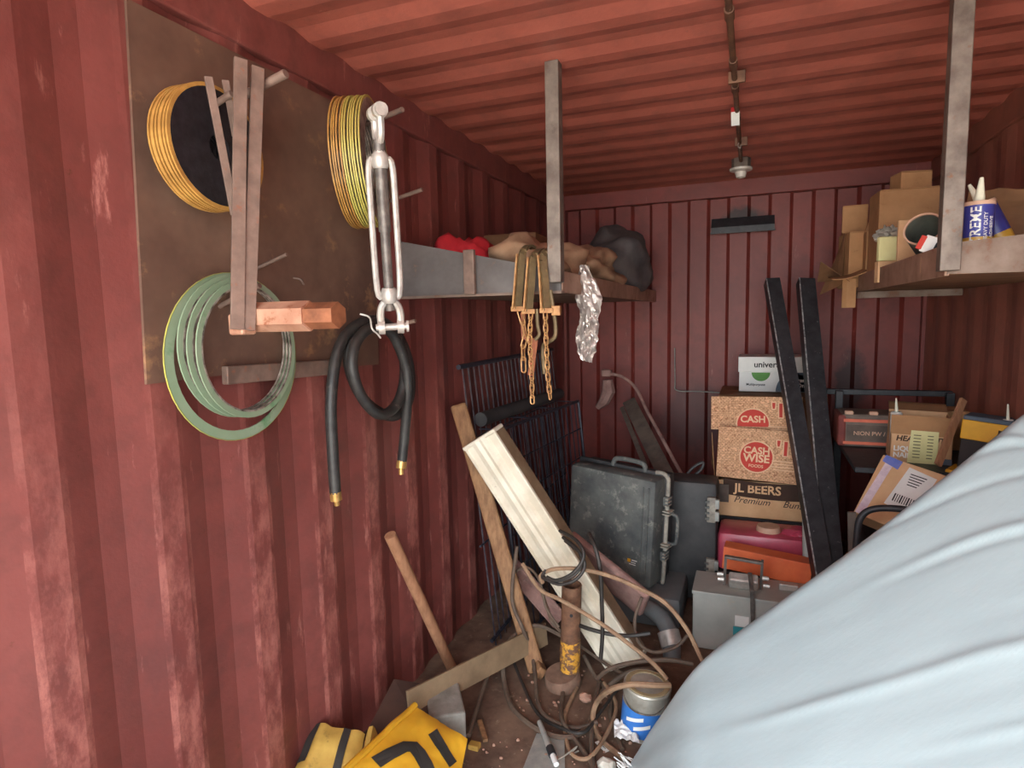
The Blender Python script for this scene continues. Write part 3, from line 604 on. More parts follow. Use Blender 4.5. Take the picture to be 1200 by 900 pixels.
m = MB(); m.sheet(lambda u, v: (1.82-0.15*u, 3.66+0.16*v, ZT+0.02+0.12*u*(1-v)+0.02*v), 5, 3, 0.003); m.build('loose_flap', M['board3'], t_)
m = MB(); m.sheet(lambda u, v: (1.775+0.065*u, 3.66+0.006*math.sin(u*4), ZT+0.045-0.15*v), 3, 4, 0.004); m.build('hanging_flap', M['board'], t_)
def cartridge(base, axis, r, h, label, tipbend=(0, 0, 0), with_text=True):
    base = V(base); ax = V(axis).normalized(); t = thing('sealant_cartridge', base, label, 'sealant tube', 'sealant tubes on the right shelf')
    m = MB(); m.lathe([(0.001, 0), (r, 0), (r, h*0.46), (0.001, h*0.46)], base, ax, 24); m.build('gold_band', M['tubegold'], t, True)
    m = MB(); m.lathe([(r*0.999, h*0.46), (r*1.002, h*0.46), (r*1.002, h*0.96), (r*0.9, h*0.96)], base, ax, 24); m.build('tube_body', M['tubeblue'], t, True)
    m = MB(); m.lathe([(r*1.04, h*0.94), (r*1.06, h*0.97), (r*1.02, h), (r*0.35, h*0.985), (0.001, h*0.985)], base, ax, 24); m.build('end_cap', M['dustrim'], t, True)
    n0 = base+ax*h*0.98; na = (ax+V(tipbend)).normalized()
    m = MB(); m.tube([n0, n0+na*0.02, n0+na*0.075], [r*0.36, r*0.34, r*0.13], 12); m.build('nozzle', M['nozzle'], t, True)
    if with_text:
        xd = V(1, 0.35, 0); xd = (xd-ax*xd.dot(ax)).normalized(); nd = xd.cross(ax).normalized()
        if nd.y > 0: nd = -nd
        m = MB()
        def wrap(s, size, ang, hh, bold):
            q = MB(); q.text(s, size, Matrix.Identity(4), 'CENTER', 0, bold, 0.0003)
            for f in q.bm.faces:
                vs = []
                for vv in f.verts:
                    a = ang - vv.co.y/r; dirv = xd*math.sin(a)+nd*math.cos(a)
                    vs.append(m.bm.verts.new(base + ax*(hh+vv.co.x) + dirv*(r*1.012+vv.co.z)))
                m.bm.faces.new(vs)
            q.bm.free()
        wrap('EXTREME', 0.036, -0.72, h*0.52, 0.02); wrap('HEAVY DUTY', 0.014, -0.12, h*0.6, 0.01); wrap('ADHESIVE', 0.014, 0.28, h*0.6, 0.01)
        m.build('printed_lettering', M['white'], t)
    return t
cartridge((1.958, 2.235, ZT), (0.0, 0.02, 1), 0.040, 0.192, 'upright blue and gold sealant tube right of the right hanger post', (0.05, 0, 0))
cartridge((2.095, 2.40, ZT+0.03), (-0.42, 0.06, 0.9), 0.038, 0.20, 'blue sealant tube leaning behind the upright one', (-0.1, 0, 0.1), False)
m = MB(); m.sheet(lambda u, v: (2.06+0.27*u, 2.72-0.15*u+0.05*math.sin(v*3), ZT+(0.30-0.03*u)*v+0.02*noise.noise(V(u*5, v*5, 2))), 14, 10, 0.003)
o = m.build('kraft_bag', M['board3'], None, False, base=(2.15, 2.5, ZT)); tag(o, 'crumpled brown kraft bag behind the two sealant tubes', 'bag')

# ================================================================== CEILING CONDUIT AND LAMP HOLDER
cd = thing('conduit_pipe', (1.26, 2.2, 2.44), 'thin rusty conduit pipe running along the middle of the ceiling', 'conduit')
m = MB(); m.tube([(1.262, Y0+0.05, 2.425), (1.262, 3.84, 2.425)], 0.0105, 10); m.build('pipe', M['conduit'], cd, True)
for y in (1.2, 1.98, 2.36, 2.62, 3.0):
    m = MB(); m.tube([(1.262, y-0.03, 2.425), (1.262, y+0.03, 2.425)], 0.0145, 10); m.build('coupler', M['conduit'], cd, True)
for y in (1.4, 2.52, 3.45):
    m = MB(); m.span((1.24, y-0.008, 2.41), (1.30, y+0.008, 2.452), 0.002); m.build('strap', M['conduit'], cd)
m = MB(); m.tube(curve([(1.262, 3.40, 2.418), (1.255, 3.42, 2.405), (1.266, 3.43, 2.395), (1.27, 3.41, 2.405)], 4), 0.003, 6); m.build('wire_hook', M['galv'], cd, True)
tg = MB(); tg.box((1.255, 2.92, 2.405), (0.034, 0.09, 0.0015), 0.0, Matrix.Rotation(R(-35), 3, 'X')); tw_ = tg.build('wire_tag', M['paper'], cd)
m = MB(); m.box((1.255, 2.885, 2.426), (0.034, 0.022, 0.0022), 0, Matrix.Rotation(R(-35), 3, 'X')); m.build('red_print', M['tagred'], tw_)
lh = thing('lamp_holder', (1.262, 3.90, 2.44), 'white porcelain lamp holder without a bulb on an octagonal steel box', 'lamp holder')
m = MB(); m.lathe([(0.001, 0.0), (0.052, 0.0), (0.052, -0.055), (0.001, -0.055)], (1.262, 3.90, 2.448), (0, 0, 1), 8); m.build('octagon_box', M['steel'], lh)
m = MB(); m.lathe([(0.001, -0.055), (0.064, -0.055), (0.062, -0.066), (0.034, -0.075), (0.026, -0.104), (0.020, -0.106), (0.018, -0.085), (0.001, -0.085)], (1.262, 3.90, 2.448), (0, 0, 1), 24); m.build('porcelain_base', M['porc'], lh, True)

# ================================================================== BACK WALL FIXTURES
vb = thing('vent_cover', (1.27, 4.56, 2.14), 'sooty dark sheet metal vent cover high on the back wall', 'vent')
m = MB(); m.prism([(0, 0), (0.075, 0.0), (0.075, 0.035), (0.02, 0.10), (0, 0.10)], (1.065, 4.575, 2.11), (0, -1, 0), (0, 0, 1), -0.40); m.build('hood', M['blacksteel'], vb)
m = MB(); m.box((1.265, 4.50, 2.108), (0.41, 0.012, 0.012)); m.build('front_lip', M['blacksteel'], vb)
m = MB(); m.tube(curve([(0.82, 4.565, 1.32), (0.825, 4.565, 1.08), (0.84, 4.56, 1.012), (1.0, 4.56, 1.008), (1.3, 4.56, 0.995)], 5), 0.004, 6); tag(m.build('stiff_wire', M['smudge'], None, True, base=(1.0, 4.56, 1.0)), 'thin stiff wire bent along the lower back wall', 'wire')

# ================================================================== LEFT FLOOR PILE
# wire panel against the wall
gp = thing('wire_grid_panel', (0.1, 3.2, 0), 'black wire grid panel of upright rods leaning on the left wall', 'wire panel')
gy = [2.57 + i*0.062 for i in range(23)]; rod = None
def rod_at(y, first):
    global rod
    if first:
        m = MB(); m.tube([(0.22, y, 0.0), (0.085, y, 1.34)], 0.0045, 6); rod = m.build('rod', M['rodwire'], gp, True); rod0 = y; rod['y0'] = 0
        return rod
    c = rod.copy(); COL.objects.link(c); c.parent = gp; c.location = (0, y-gy[0], 0); return c
for i, y in enumerate(gy): rod_at(y, i == 0)
for z, r_ in ((1.345, 0.012), (1.0, 0.005), (0.5, 0.005), (0.04, 0.010)):
    x = 0.22-0.135*z/1.34
    m = MB(); m.tube([(x, 2.53, z), (x, 3.96, z)], r_, 8); m.build('cross_rail', M['blackwire'], gp, True)
# wire basket panels
def wire_panel(name, o, ex, ey, nx, ny, label, r_=0.004):
    o, ex, ey = V(o), V(ex), V(ey); g = thing(name, o, label, 'wire basket'); n = ex.cross(ey).normalized()
    m = MB()
    for p, q in ((o, o+ex), (o+ey, o+ex+ey), (o, o+ey), (o+ex, o+ex+ey)): m.tube([p, q], 0.009, 8)
    m.build('rim', M['blackwire'], g, True)
    base = None
    for i in range(1, nx):
        if base is None:
            k = MB(); k.tube([o+ex*i/nx, o+ex*i/nx+ey], r_, 5); base = k.build('upright_wire', M['blackwire'], g, True)
        else:
            c = base.copy(); COL.objects.link(c); c.parent = g; c.location = ex*(i-1)/nx
    base = None
    for j in range(1, ny):
        if base is None:
            k = MB(); k.tube([o+ey*j/ny, o+ey*j/ny+ex], r_, 5); base = k.build('level_wire', M['blackwire'], g, True)
        else:
            c = base.copy(); COL.objects.link(c); c.parent = g; c.location = ey*(j-1)/ny
    return g
wb = wire_panel('wire_basket', (0.34, 2.62, 0.02), (0.10, 1.05, 0), (-0.10, 0, 1.02), 15, 6, 'black wire mesh basket standing in front of the grid panel')
m = MB(); m.tube([(0.14, 2.64, 1.085), (0.22, 3.66, 1.085)], 0.035, 12); m.build('roll_bar', M['case2'], wb, True)
for y in (2.64, 3.0, 3.35, 3.64):
    m = MB(); m.tube([(0.24+0.095*(y-2.62), y, 1.04), (0.13, y, 1.04)], 0.004, 5); m.build('top_wire', M['blackwire'], wb, True)

# timber post, broom handle
o = MB(); o.bar((0.0600, 2.5666, 1.1661), (0.4807, 2.4155, 0.0100), 0.075, 0.055, (0.4, -1, 0.3), 0.012); tag(o.build('timber_post', M['wood'], None, base=(0.4807, 2.4155, 0.0100)), 'rough brown timber post leaning on the wall behind the white light fixture', 'timber')
o = MB(); o.cyl((0.0400, 1.9771, 0.7347), (0.1213, 2.3008, 0.0120), 0.0235, 14); tag(o.build('broom_handle', M['wood2'], None, True, base=(0.1213, 2.3008, 0.0120)), 'short round wooden handle leaning alone against the red wall', 'wooden handle')
o = MB(); o.bar((0.4237, 2.4992, 0.0500), (0.5175, 2.3663, 0.0300), 0.05, 0.045, (0, -1, 0.4), 0.006); tag(o.build('timber_block', M['wood'], None, base=(0.4694, 2.4360, 0.0000)), 'short timber offcut by the foot of the timber post', 'timber')

# fluorescent fixture shell
fx = thing('light_fixture', (0.87, 2.55, 0), 'long dusty white ribbed light fixture leaning across the pile', 'light fixture')
A, B = V((0.2415, 2.4000, 1.0450)), V((0.8544, 2.5000, 0.0677))
fd = (B-A).normalized(); cdv = V(1.341, 0, 1.57) - (A+B)/2; nv = (cdv-fd*cdv.dot(fd)).normalized()
nv = (Matrix.Rotation(R(36), 3, fd) @ nv); wv = nv.cross(fd)
if wv.z < 0: wv = -wv
FM = Matrix(((fd.x, wv.x, nv.x, A.x), (fd.y, wv.y, nv.y, A.y), (fd.z, wv.z, nv.z, A.z), (0, 0, 0, 1))); FL = (B-A).length
def extr(poly, x0, x1, name, material, parent, M4, smooth=False):
    m = MB(M4); lo = [m._v((x0, a, b)) for a, b in poly]; hi = [m._v((x1, a, b)) for a, b in poly]; n = len(poly)
    for i in range(n): m.bm.faces.new((lo[i], lo[(i+1) % n], hi[(i+1) % n], hi[i]))
    m.bm.faces.new(lo[::-1]); m.bm.faces.new(hi); return m.build(name, material, parent, smooth)
hw = 0.094
face = [(-hw, 0.0), (-hw, 0.012), (-hw+0.008, 0.014), (-hw+0.012, 0.006), (-0.050, 0.004), (-0.040, 0.016), (-0.018, 0.021), (0.0, 0.015), (0.018, 0.021), (0.040, 0.016), (0.050, 0.004), (hw-0.012, 0.006), (hw-0.008, 0.014), (hw, 0.012), (hw, 0.0)]
extr(face, 0.0, FL, 'reflector_face', M['fix'], fx, FM)
extr([(-hw, 0.0), (hw, 0.0), (hw-0.004, -0.075), (-hw+0.015, -0.075)], 0.004, FL-0.004, 'housing', M['fixside'], fx, FM)
for x0 in (-0.006, FL-0.012):
    m = MB(FM); m.box((x0+0.009, 0, -0.025), (0.018, hw*2+0.01, 0.085), 0.006); m.build('end_cap', M['fix'], fx)

# pinkish bits behind the fixture
t_ = thing('dusty_bracket', (0.3991, 2.6200, 0.3298), 'dusty pinkish angle bracket left of the light fixture', 'bracket')
Mb = frame((0.3100, 2.6200, 0.4021), V((0.5092, 2.6000, 0.2213))-V((0.3100, 2.6200, 0.4021)), y=(0.3, -0.4, 0.8))
m = MB(Mb); m.box((0.16, 0, 0), (0.34, 0.06, 0.012), 0.002); m.build('flange', M['pinkdust'], t_)
m = MB(Mb); m.box((0.16, -0.028, 0.03), (0.34, 0.008, 0.055), 0.002); m.build('web', M['pinkdust'], t_)
m = MB(Mb); m.box((0.04, 0.0, 0.012), (0.09, 0.07, 0.02), 0.003); m.build('end_plate', M['pinkdust'], t_)
o = MB(frame((0.5518, 2.7800, 0.4566), V((0.9312, 2.6600, 0.2603))-V((0.5518, 2.7800, 0.4566)), y=(0.4, -0.5, 0.8)))
o.box((0.20, 0, 0), (0.46, 0.17, 0.04), 0.016); tag(o.build('padded_slab', M['pinkdust'], None, base=(0.8705, 2.6800, 0.2413)), 'dusty pink-brown padded slab between the light fixture and the black case', 'slab')

# rusty pipe stand
ps = thing('pipe_stand', (0.64, 2.36, 0), 'rusty pipe with flaking yellow paint standing on a round base', 'pipe stand')
b0, b1 = V(0.645, 2.37, 0.05), V(0.668, 2.34, 0.47)
ax_ = (b1-b0).normalized()
m = MB(); m.lathe([(0.041, 0.17), (0.041, 0.42), (0.035, 0.42), (0.035, 0.17)], b0, ax_, 20, True); m.build('upper_pipe', M['rustpipe'], ps, True)
m = MB(); m.lathe([(0.0, 0.03), (0.042, 0.03), (0.0425, 0.17), (0.0, 0.17)], b0, ax_, 20); m.build('painted_foot', M['yellowflake'], ps, True)
m = MB(); m.tube([b0+ax_*0.30+V(0.012, -0.0405, 0), b0+ax_*0.30+V(0.0125, -0.0425, 0)], 0.007, 10); m.build('bolt_hole', M['blackink'], ps)
m = MB(); m.lathe([(0.001, 0.0), (0.074, 0.0), (0.078, 0.012), (0.076, 0.045), (0.070, 0.056), (0.001, 0.058)], (0.618, 2.37, 0.004), (-0.12, -0.16, 1), 24); m.build('round_base', M['rustbase'], ps, True)

# lower left: board, sheet, block, yellow sacks
o = MB(); o.bar((0.1956, 1.8074, 0.1700), (0.4900, 2.5266, 0.1300), 0.012, 0.10, (-0.3, -0.3, 1), 0.002); tag(o.build('plank', M['tanboard'], None, base=(0.3079, 2.1724, 0.1000)), 'dusty tan plank lying on edge across the lower pile', 'plank')
o = MB(); 
q = [V((0.0922, 1.6690, 0.1000)), V((0.0645, 1.9241, 0.1700)), V((0.2356, 1.9810, 0.1400)), V((0.3054, 1.7449, 0.1000))]
nq = (q[1]-q[0]).cross(q[3]-q[0]).normalized()*0.006
vs = [o._v(p) for p in q]; v2 = [o._v(p-nq) for p in q]; o.bm.faces.new(vs); o.bm.faces.new(v2[::-1])
for i in range(4): o.bm.faces.new((vs[i], v2[i], v2[(i+1) % 4], vs[(i+1) % 4]))
tag(o.build('steel_sheet', M['darksheet'], None, base=(0.1473, 1.7751, 0.1000)), 'dark brown sheet tucked against the red wall behind the yellow cloth', 'sheet')
t_ = thing('concrete_block', (0.3147, 1.8822, 0.0000), 'pale grey concrete block beside the yellow cloth', 'block')
m = MB(yawm((0.2793, 1.9298, 0.0000), 34)); m.box((0, 0, 0.075), (0.13, 0.24, 0.15), 0.008); m.build('block_body', M['concrete'], t_)

Y1c = [V((0.2618, 1.7467, 0.2200)), V((0.4557, 1.7644, 0.1300)), V((0.2616, 1.3436, 0.2700)), V((0.5136, 1.5275, 0.0500))]
def ycl(u, v):
    p = Y1c[0]*(1-u)*(1-v) + Y1c[1]*u*(1-v) + Y1c[2]*(1-u)*v + Y1c[3]*u*v
    b = 0.016*math.sin(math.pi*min(max(u, 0), 1))**0.6*math.sin(math.pi*min(max(v, 0), 1))**0.6
    return p + V(0.3, -0.3, 0.9)*(b + 0.007*noise.noise(V(u*4, v*4, 2)) + 0.004*noise.noise(V(u*11, v*9, 5)))
yc = thing('yellow_cloth', (0.2028, 1.7943, 0.0000), 'folded bright yellow vinyl sign cloth with large black characters', 'cloth')
m = MB(); m.sheet(ycl, 24, 24, -0.04); m.build('cloth_body', M['yellow'], yc, True)
m = MB(); m.tube(curve([ycl(0.01, k/10) + V(0, 0, 0.004) for k in range(11)], 2), 0.011, 8); m.build('rolled_hem', M['yellow'], yc, True)
def stroke(poly, w, mb, off=0.0025, close=False):
    P = [V(p[0], p[1], 0) for p in poly]; n = len(P); Ls = []
    for i in range(n):
        a = P[(i-1) % n] if (close or i > 0) else P[i]; b = P[(i+1) % n] if (close or i < n-1) else P[i]
        d = (b-a).normalized(); nn = V(-d.y, d.x, 0)*w/2
        Ls.append([P[i]+nn*k for k in (-1, -0.5, 0, 0.5, 1)])
    vs = [[mb._v(ycl(q.x, q.y) + V(0.3, -0.3, 0.9)*off) for q in row] for row in Ls]
    for i in range(n if close else n-1):
        for k in range(4): mb.bm.faces.new((vs[i][k], vs[i][k+1], vs[(i+1) % n][k+1], vs[(i+1) % n][k]))
m = MB(); stroke([(0.48+0.045*k, 0.20+0.045*k*0.55) for k in range(10)], 0.14, m)
stroke([(0.16, 0.80), (0.22, 0.66), (0.30, 0.52), (0.38, 0.48), (0.48, 0.52), (0.60, 0.60), (0.70, 0.70), (0.74, 0.84)], 0.15, m)
m.build('black_characters', M['blackcloth'], yc)
Y2c = [V((-0.0257, 1.5642, 0.2000)), V((0.1535, 1.6025, 0.1800)), V((0.0126, 1.3774, 0.1200)), V((0.2328, 1.4101, 0.1000))]
def ycl2(u, v):
    p = Y2c[0]*(1-u)*(1-v) + Y2c[1]*u*(1-v) + Y2c[2]*(1-u)*v + Y2c[3]*u*v
    return p + V(0.2, -0.3, 0.9)*(0.03*math.sin(math.pi*u)*math.sin(math.pi*min(v+0.15, 1)) + 0.012*noise.noise(V(u*4, v*3, 7)) + 0.02*max(0, math.sin(u*9)))
y2 = thing('yellow_cloth', (-0.0511, 1.6573, 0.0000), 'dirty yellow cloth with black band bundled against the wall, lower left', 'cloth')
m = MB(); m.sheet(ycl2, 26, 14, -0.04); m.build('cloth_body', M['yellow2'], y2, True)
m = MB(); m.sheet(lambda u, v: ycl2(0.60+0.14*u, v) + V(0.3, -0.3, 0.9)*0.003, 5, 14); m.build('black_band', M['blackcloth'], y2, True)
m = MB(); m.sheet(lambda u, v: ycl2(-0.02+0.16*u, 0.62*v) + V(0.3, -0.3, 0.9)*0.003, 5, 14); m.build('dark_end', M['blackcloth'], y2, True)
m = MB(); m.sheet(lambda u, v: V(ycl2(1.0, v)) + V(0.012+0.02*u, 0.02*u, 0.035*math.sin(math.pi*u)-0.02*u), 6, 12, 0.006); m.build('turned_fold', M['yellow2'], y2, True)

# cables
def cable(label, pts, r, mm, n=8, seg=7):
    m = MB(); m.tube(curve(pts, n), r, seg); o = m.build('cable', mm, None, True, base=pts[0]); return tag(o, label, 'cable', 'cables tangled on the floor')
cable('tan cable arching over the light fixture down to the paint can', [(0.5722, 2.2500, 0.4998), (0.5689, 2.2400, 0.5358), (0.6268, 2.2400, 0.5685), (0.7317, 2.2400, 0.5826), (0.8498, 2.2400, 0.5711), (0.9638, 2.2400, 0.5365), (1.0588, 2.2400, 0.4938), (1.1366, 2.2400, 0.4033), (1.1920, 2.2000, 0.3223), (1.2420, 2.1600, 0.2644)], 0.0085, M['cable'])
cable('tan cable slanting past the pipe stand to the paint can lid', [(0.4741, 2.2800, 0.5576), (0.5502, 2.2700, 0.4627), (0.6365, 2.2600, 0.4366), (0.7342, 2.2500, 0.4031), (0.8388, 2.2400, 0.3586), (0.9333, 2.2300, 0.3077), (1.0154, 2.2200, 0.2602), (1.0716, 2.2000, 0.2186)], 0.0085, M['cable'])
cable('grey-brown cable arching in a big hoop left of the pipe stand', [(0.3831, 1.9171, 0.0200), (0.3469, 2.0819, 0.0300), (0.3210, 2.2460, 0.0600), (0.3370, 2.3250, 0.1200), (0.3916, 2.4145, 0.1700), (0.4683, 2.4728, 0.1900), (0.5681, 2.5102, 0.1400)], 0.0095, M['cabled'])
cable('grey-brown cable looping low round the pipe stand base', [(0.3616, 2.3128, 0.1000), (0.3908, 2.2559, 0.0300), (0.4836, 2.1251, 0.0150), (0.6236, 2.0402, 0.0150), (0.7281, 2.0372, 0.0150), (0.7835, 2.1123, 0.0150), (0.7816, 2.2705, 0.0150), (0.8103, 2.3774, 0.0300), (0.8963, 2.4320, 0.0800), (1.0199, 2.4251, 0.1200)], 0.0105, M['cabled'])
cable('grey-brown cable dropping beside the plank end to the floor', [(0.3868, 2.4500, 0.5579), (0.3688, 2.4200, 0.3309), (0.4298, 2.3800, 0.2218), (0.4491, 2.4303, 0.1000), (0.4986, 2.3425, 0.0400), (0.5643, 2.1939, 0.0150), (0.6327, 2.1169, 0.0150), (0.7409, 2.0972, 0.0150), (0.8200, 2.1392, 0.0300)], 0.0085, M['cabled'])
cable('grey-brown cable crossing the floor from the pipe foot towards the viewer', [(0.6640, 2.4751, 0.1000), (0.6324, 2.3665, 0.0300), (0.6507, 2.2291, 0.0120), (0.6956, 2.1027, 0.0250), (0.7783, 2.0205, 0.0120), (0.8500, 1.9366, 0.0120), (0.8843, 1.8690, 0.0120)], 0.0085, M['cabled'])
cable('grey-brown cable running straight down behind the loops', [(0.6761, 2.4868, 0.0800), (0.7329, 2.4415, 0.0300), (0.7927, 2.3752, 0.0200), (0.8363, 2.3063, 0.0120), (0.8590, 2.2016, 0.0120), (0.9327, 2.0472, 0.0120)], 0.009, M['cabled'])
cable('grey-brown cable coming straight towards the viewer beside the white tag', [(0.7679, 2.3880, 0.0300), (0.7864, 2.2221, 0.0250), (0.8115, 2.0794, 0.0200), (0.8615, 1.9021, 0.0120)], 0.0095, M['cabled'])
cable('pale tan cable end curling over the paint can lid', [(0.9540, 2.0002, 0.0120), (0.8482, 2.0744, 0.0120), (0.7999, 2.1533, 0.0300), (0.8087, 2.1881, 0.0800), (0.8861, 2.0800, 0.2114), (0.9661, 2.0500, 0.2659), (1.0391, 2.0600, 0.2721), (1.0929, 2.1000, 0.2594)], 0.0105, M['cable'])
cable('tan cable low behind the paint can', [(0.7724, 2.3400, 0.0782), (0.8340, 2.3200, 0.1467), (0.9338, 2.3200, 0.1917), (1.0475, 2.3400, 0.2134), (1.1495, 2.3600, 0.2043)], 0.009, M['cabled'])
cable('black cable hanging straight in front of the light fixture', [(0.7364, 2.3600, 0.6867), (0.7756, 2.3000, 0.6593), (0.8004, 2.2800, 0.5827), (0.8042, 2.2900, 0.4558), (0.8044, 2.3000, 0.3082), (0.7967, 2.3000, 0.1908)], 0.0085, M['cablek'])
cable('black cable crossing level behind the pipe stand', [(0.6409, 2.4000, 0.2748), (0.7228, 2.3300, 0.2971), (0.8160, 2.3100, 0.2979), (0.9018, 2.3100, 0.3023), (0.9889, 2.3300, 0.3180)], 0.0085, M['cablek'])
cable('thin grey-brown cable curving round the pipe stand foot on the floor', [(0.3629, 2.4181, 0.0500), (0.4567, 2.2958, 0.0200), (0.5805, 2.1359, 0.0120), (0.6868, 2.0757, 0.0200), (0.7859, 2.0656, 0.0300), (0.8183, 2.2032, 0.0300), (0.8624, 2.3500, 0.0500), (0.9558, 2.3298, 0.1400)], 0.0065, M['cablek'])
cable('grey-brown cable strung from the bracket to the light fixture foot', [(0.5058, 2.4200, 0.3906), (0.5385, 2.4000, 0.3195), (0.5922, 2.3600, 0.2597), (0.6992, 2.4873, 0.1000), (0.8017, 2.4676, 0.0600), (0.9060, 2.4177, 0.0600)], 0.0075, M['cabled'])
cable('dusty cable looping behind the paint can towards the grey tub', [(0.9405, 2.4200, 0.4180), (0.9162, 2.4000, 0.3283), (0.9370, 2.3600, 0.2574), (0.9981, 2.3600, 0.2252), (1.0798, 2.4000, 0.2406), (1.1237, 2.4200, 0.2885)], 0.007, M['cabled'])
cable('tan cable loop lying open below the stone', [(0.6852, 2.3375, 0.0200), (0.6878, 2.1518, 0.0120), (0.7587, 1.9758, 0.0120), (0.8333, 1.9549, 0.0200), (0.8692, 2.0952, 0.0300), (0.8659, 2.2649, 0.0300), (0.7918, 2.3795, 0.0400)], 0.0075, M['cable'])
cl_ = thing('cable_coil', (0.6949, 2.2500, 0.6332), 'black cable coil slung round the light fixture', 'cable')
for k in range(3):
    m = MB(); m.tube(curve([(0.6071, 2.3800, 0.6764), (0.7136, 2.2600, 0.6875), (0.7512, 2.2200, 0.6448), (0.7153, 2.2000, 0.5829), (0.6458, 2.2000, 0.5421), (0.5828, 2.2200, 0.5354), (0.5910, 2.2400, 0.5602)], 7) if k == 0 else
                     curve([V(p)+V(0.012*k, -0.008*k, -0.010*k) for p in ((0.6167, 2.3600, 0.6697), (0.7064, 2.2600, 0.6657), (0.7314, 2.2300, 0.6246), (0.6987, 2.2100, 0.5765), (0.6359, 2.2100, 0.5505), (0.5903, 2.2200, 0.5541))], 7), 0.007, 7)
    m.build('turn', M['cablek'], cl_, True)
cable('thin dark lead dropping from the wire basket to the pipe stand', [(0.3461, 2.5000, 0.3323), (0.3599, 2.4800, 0.4156), (0.4296, 2.4600, 0.4611), (0.4986, 2.4200, 0.4284), (0.5413, 2.3800, 0.3294), (0.6036, 2.3600, 0.2616)], 0.006, M['cabled'])

# paint can
pc = thing('paint_can', (0.985, 2.20, 0), 'dented paint can with blue label and dusty lid beside the pale cover', 'paint can')
pb = V(0.985, 2.20, 0.0); pa = V(0.08, -0.03, 1).normalized()
m = MB(); m.lathe([(0.001, 0), (0.086, 0), (0.089, 0.006), (0.087, 0.012), (0.087, 0.178), (0.089, 0.186), (0.086, 0.192), (0.001, 0.190)], pb, pa, 32); m.build('can_body', M['canmetal'], pc, True)
m = MB(); m.lathe([(0.0875, 0.02), (0.0878, 0.02), (0.0878, 0.122), (0.0875, 0.122)], pb, pa, 32, True); m.build('label_band', M['blue'], pc, True)
m = MB()
for a0, a1, z0, z1 in ((-2.3, -1.5, 0.07, 0.085), (-1.9, -1.2, 0.045, 0.06)):
    m.sheet(lambda u, v: pb + pa*(z0+(z1-z0)*v+0.02*u) + V(math.cos(a0+(a1-a0)*u), math.sin(a0+(a1-a0)*u), 0)*0.0885, 8, 1)
m.build('label_swoosh', M['paper'], pc, True)
m = MB(); m.lathe([(0.001, 0.186), (0.062, 0.186), (0.064, 0.194), (0.080, 0.194), (0.082, 0.188)], pb, pa, 32); m.build('lid', M['canlid'], pc, True)
m = MB(); m.lathe([(0.001, 0.20), (0.010, 0.20), (0.013, 0.192), (0.013, 0.186)], pb+V(0.012, 0.008, 0), pa, 12); m.build('lid_knob', M['galv'], pc, True)
m = MB(); m.tube(curve([pb+pa*0.155+V(-0.086, -0.02, 0), pb+pa*0.135+V(-0.05, -0.08, 0), pb+pa*0.125+V(0.0, -0.095, 0), pb+pa*0.13+V(0.05, -0.08, 0), pb+pa*0.155+V(0.086, -0.02, 0)], 6), 0.0022, 6); m.build('wire_handle', M['galvd'], pc, True)

# loose litter on the floor
def litter(name, fn, mm, label, cat, base, smooth=False):
    m = MB(); fn(m); return tag(m.build(name, mm, None, smooth, base=base), label, cat)
litter('stone', lambda m: m.blob((0.7363, 2.2819, 0.0200), (0.026, 0.022, 0.02), 0.3, 1.5, 2, 2), M['stone'], 'small pinkish stone lying among the floor cables', 'stone', (0.7285, 2.3114, 0.0000))
tgp = thing('paper_tag', (0.8624, 2.0537, 0.0030), 'small white printed tag lying on the floor', 'tag')
m = MB(yawm((0.8634, 2.0498, 0.0060), -38)); m.box((0, 0, 0), (0.062, 0.030, 0.002)); m.build('tag_card', M['paper'], tgp)
m = MB(yawm((0.8638, 2.0478, 0.0075), -38)); m.box((0.005, 0.004, 0), (0.03, 0.002, 0.0006)); m.box((0.005, -0.003, 0), (0.024, 0.002, 0.0006)); m.build('print_lines', M['blackink'], tgp)
litter('crumpled_paper', lambda m: m.sheet(lambda u, v: V((0.9443, 2.1167, 0.0200)) + V(0.09*(u-0.5)-0.02*v, 0.09*(v-0.5), 0.03*abs(noise.noise(V(u*4, v*4, 1)))+0.012), 12, 12, 0.001), M['paper'], 'crumpled white paper scrap below the paint can', 'paper', (0.9392, 2.1440, 0.0000))
gl = thing('plastic_sheet', (0.6681, 1.9561, 0.0030), 'small clear plastic sheet flat on the floor', 'plastic sheet')
m = MB(yawm((0.6744, 1.9570, 0.0040), 12)); m.prism([(-0.07, -0.10), (0.075, -0.085), (0.06, 0.075), (-0.045, 0.085)], (0, 0, 0), (1, 0, 0), (0, 1, 0), 0.004); m.build('pane', M['smudge'], gl)
sy = thing('marker_tube', (0.6717, 1.9854, 0.0100), 'grey tube with black cap lying on the clear plastic sheet', 'tube')
a, b = V((0.6143, 2.0588, 0.0350)), V((0.7357, 1.8848, 0.0200))
m = MB(); m.tube([a, a+(b-a)*0.62], [0.009, 0.012], 10); m.build('barrel', M['smudge'], sy, True)
m = MB(); m.tube([a+(b-a)*0.62, a+(b-a)*0.80], 0.014, 10); m.build('black_cap', M['blackink'], sy, True)
m = MB(); m.tube([a+(b-a)*0.80, b], 0.010, 10); m.build('tail', M['paper'], sy, True)
litter('twist_wire', lambda m: m.tube(curve([(0.7308, 1.9204, 0.0120), (0.7550, 1.9450, 0.0200), (0.7807, 1.9887, 0.0250), (0.7635, 1.9591, 0.0120), (0.7869, 1.9887, 0.0100)], 5), 0.003, 6), M['canmetal'], 'small twist of pale wire beside the grey tube', 'wire', (0.7475, 1.9701, 0.0000), True)
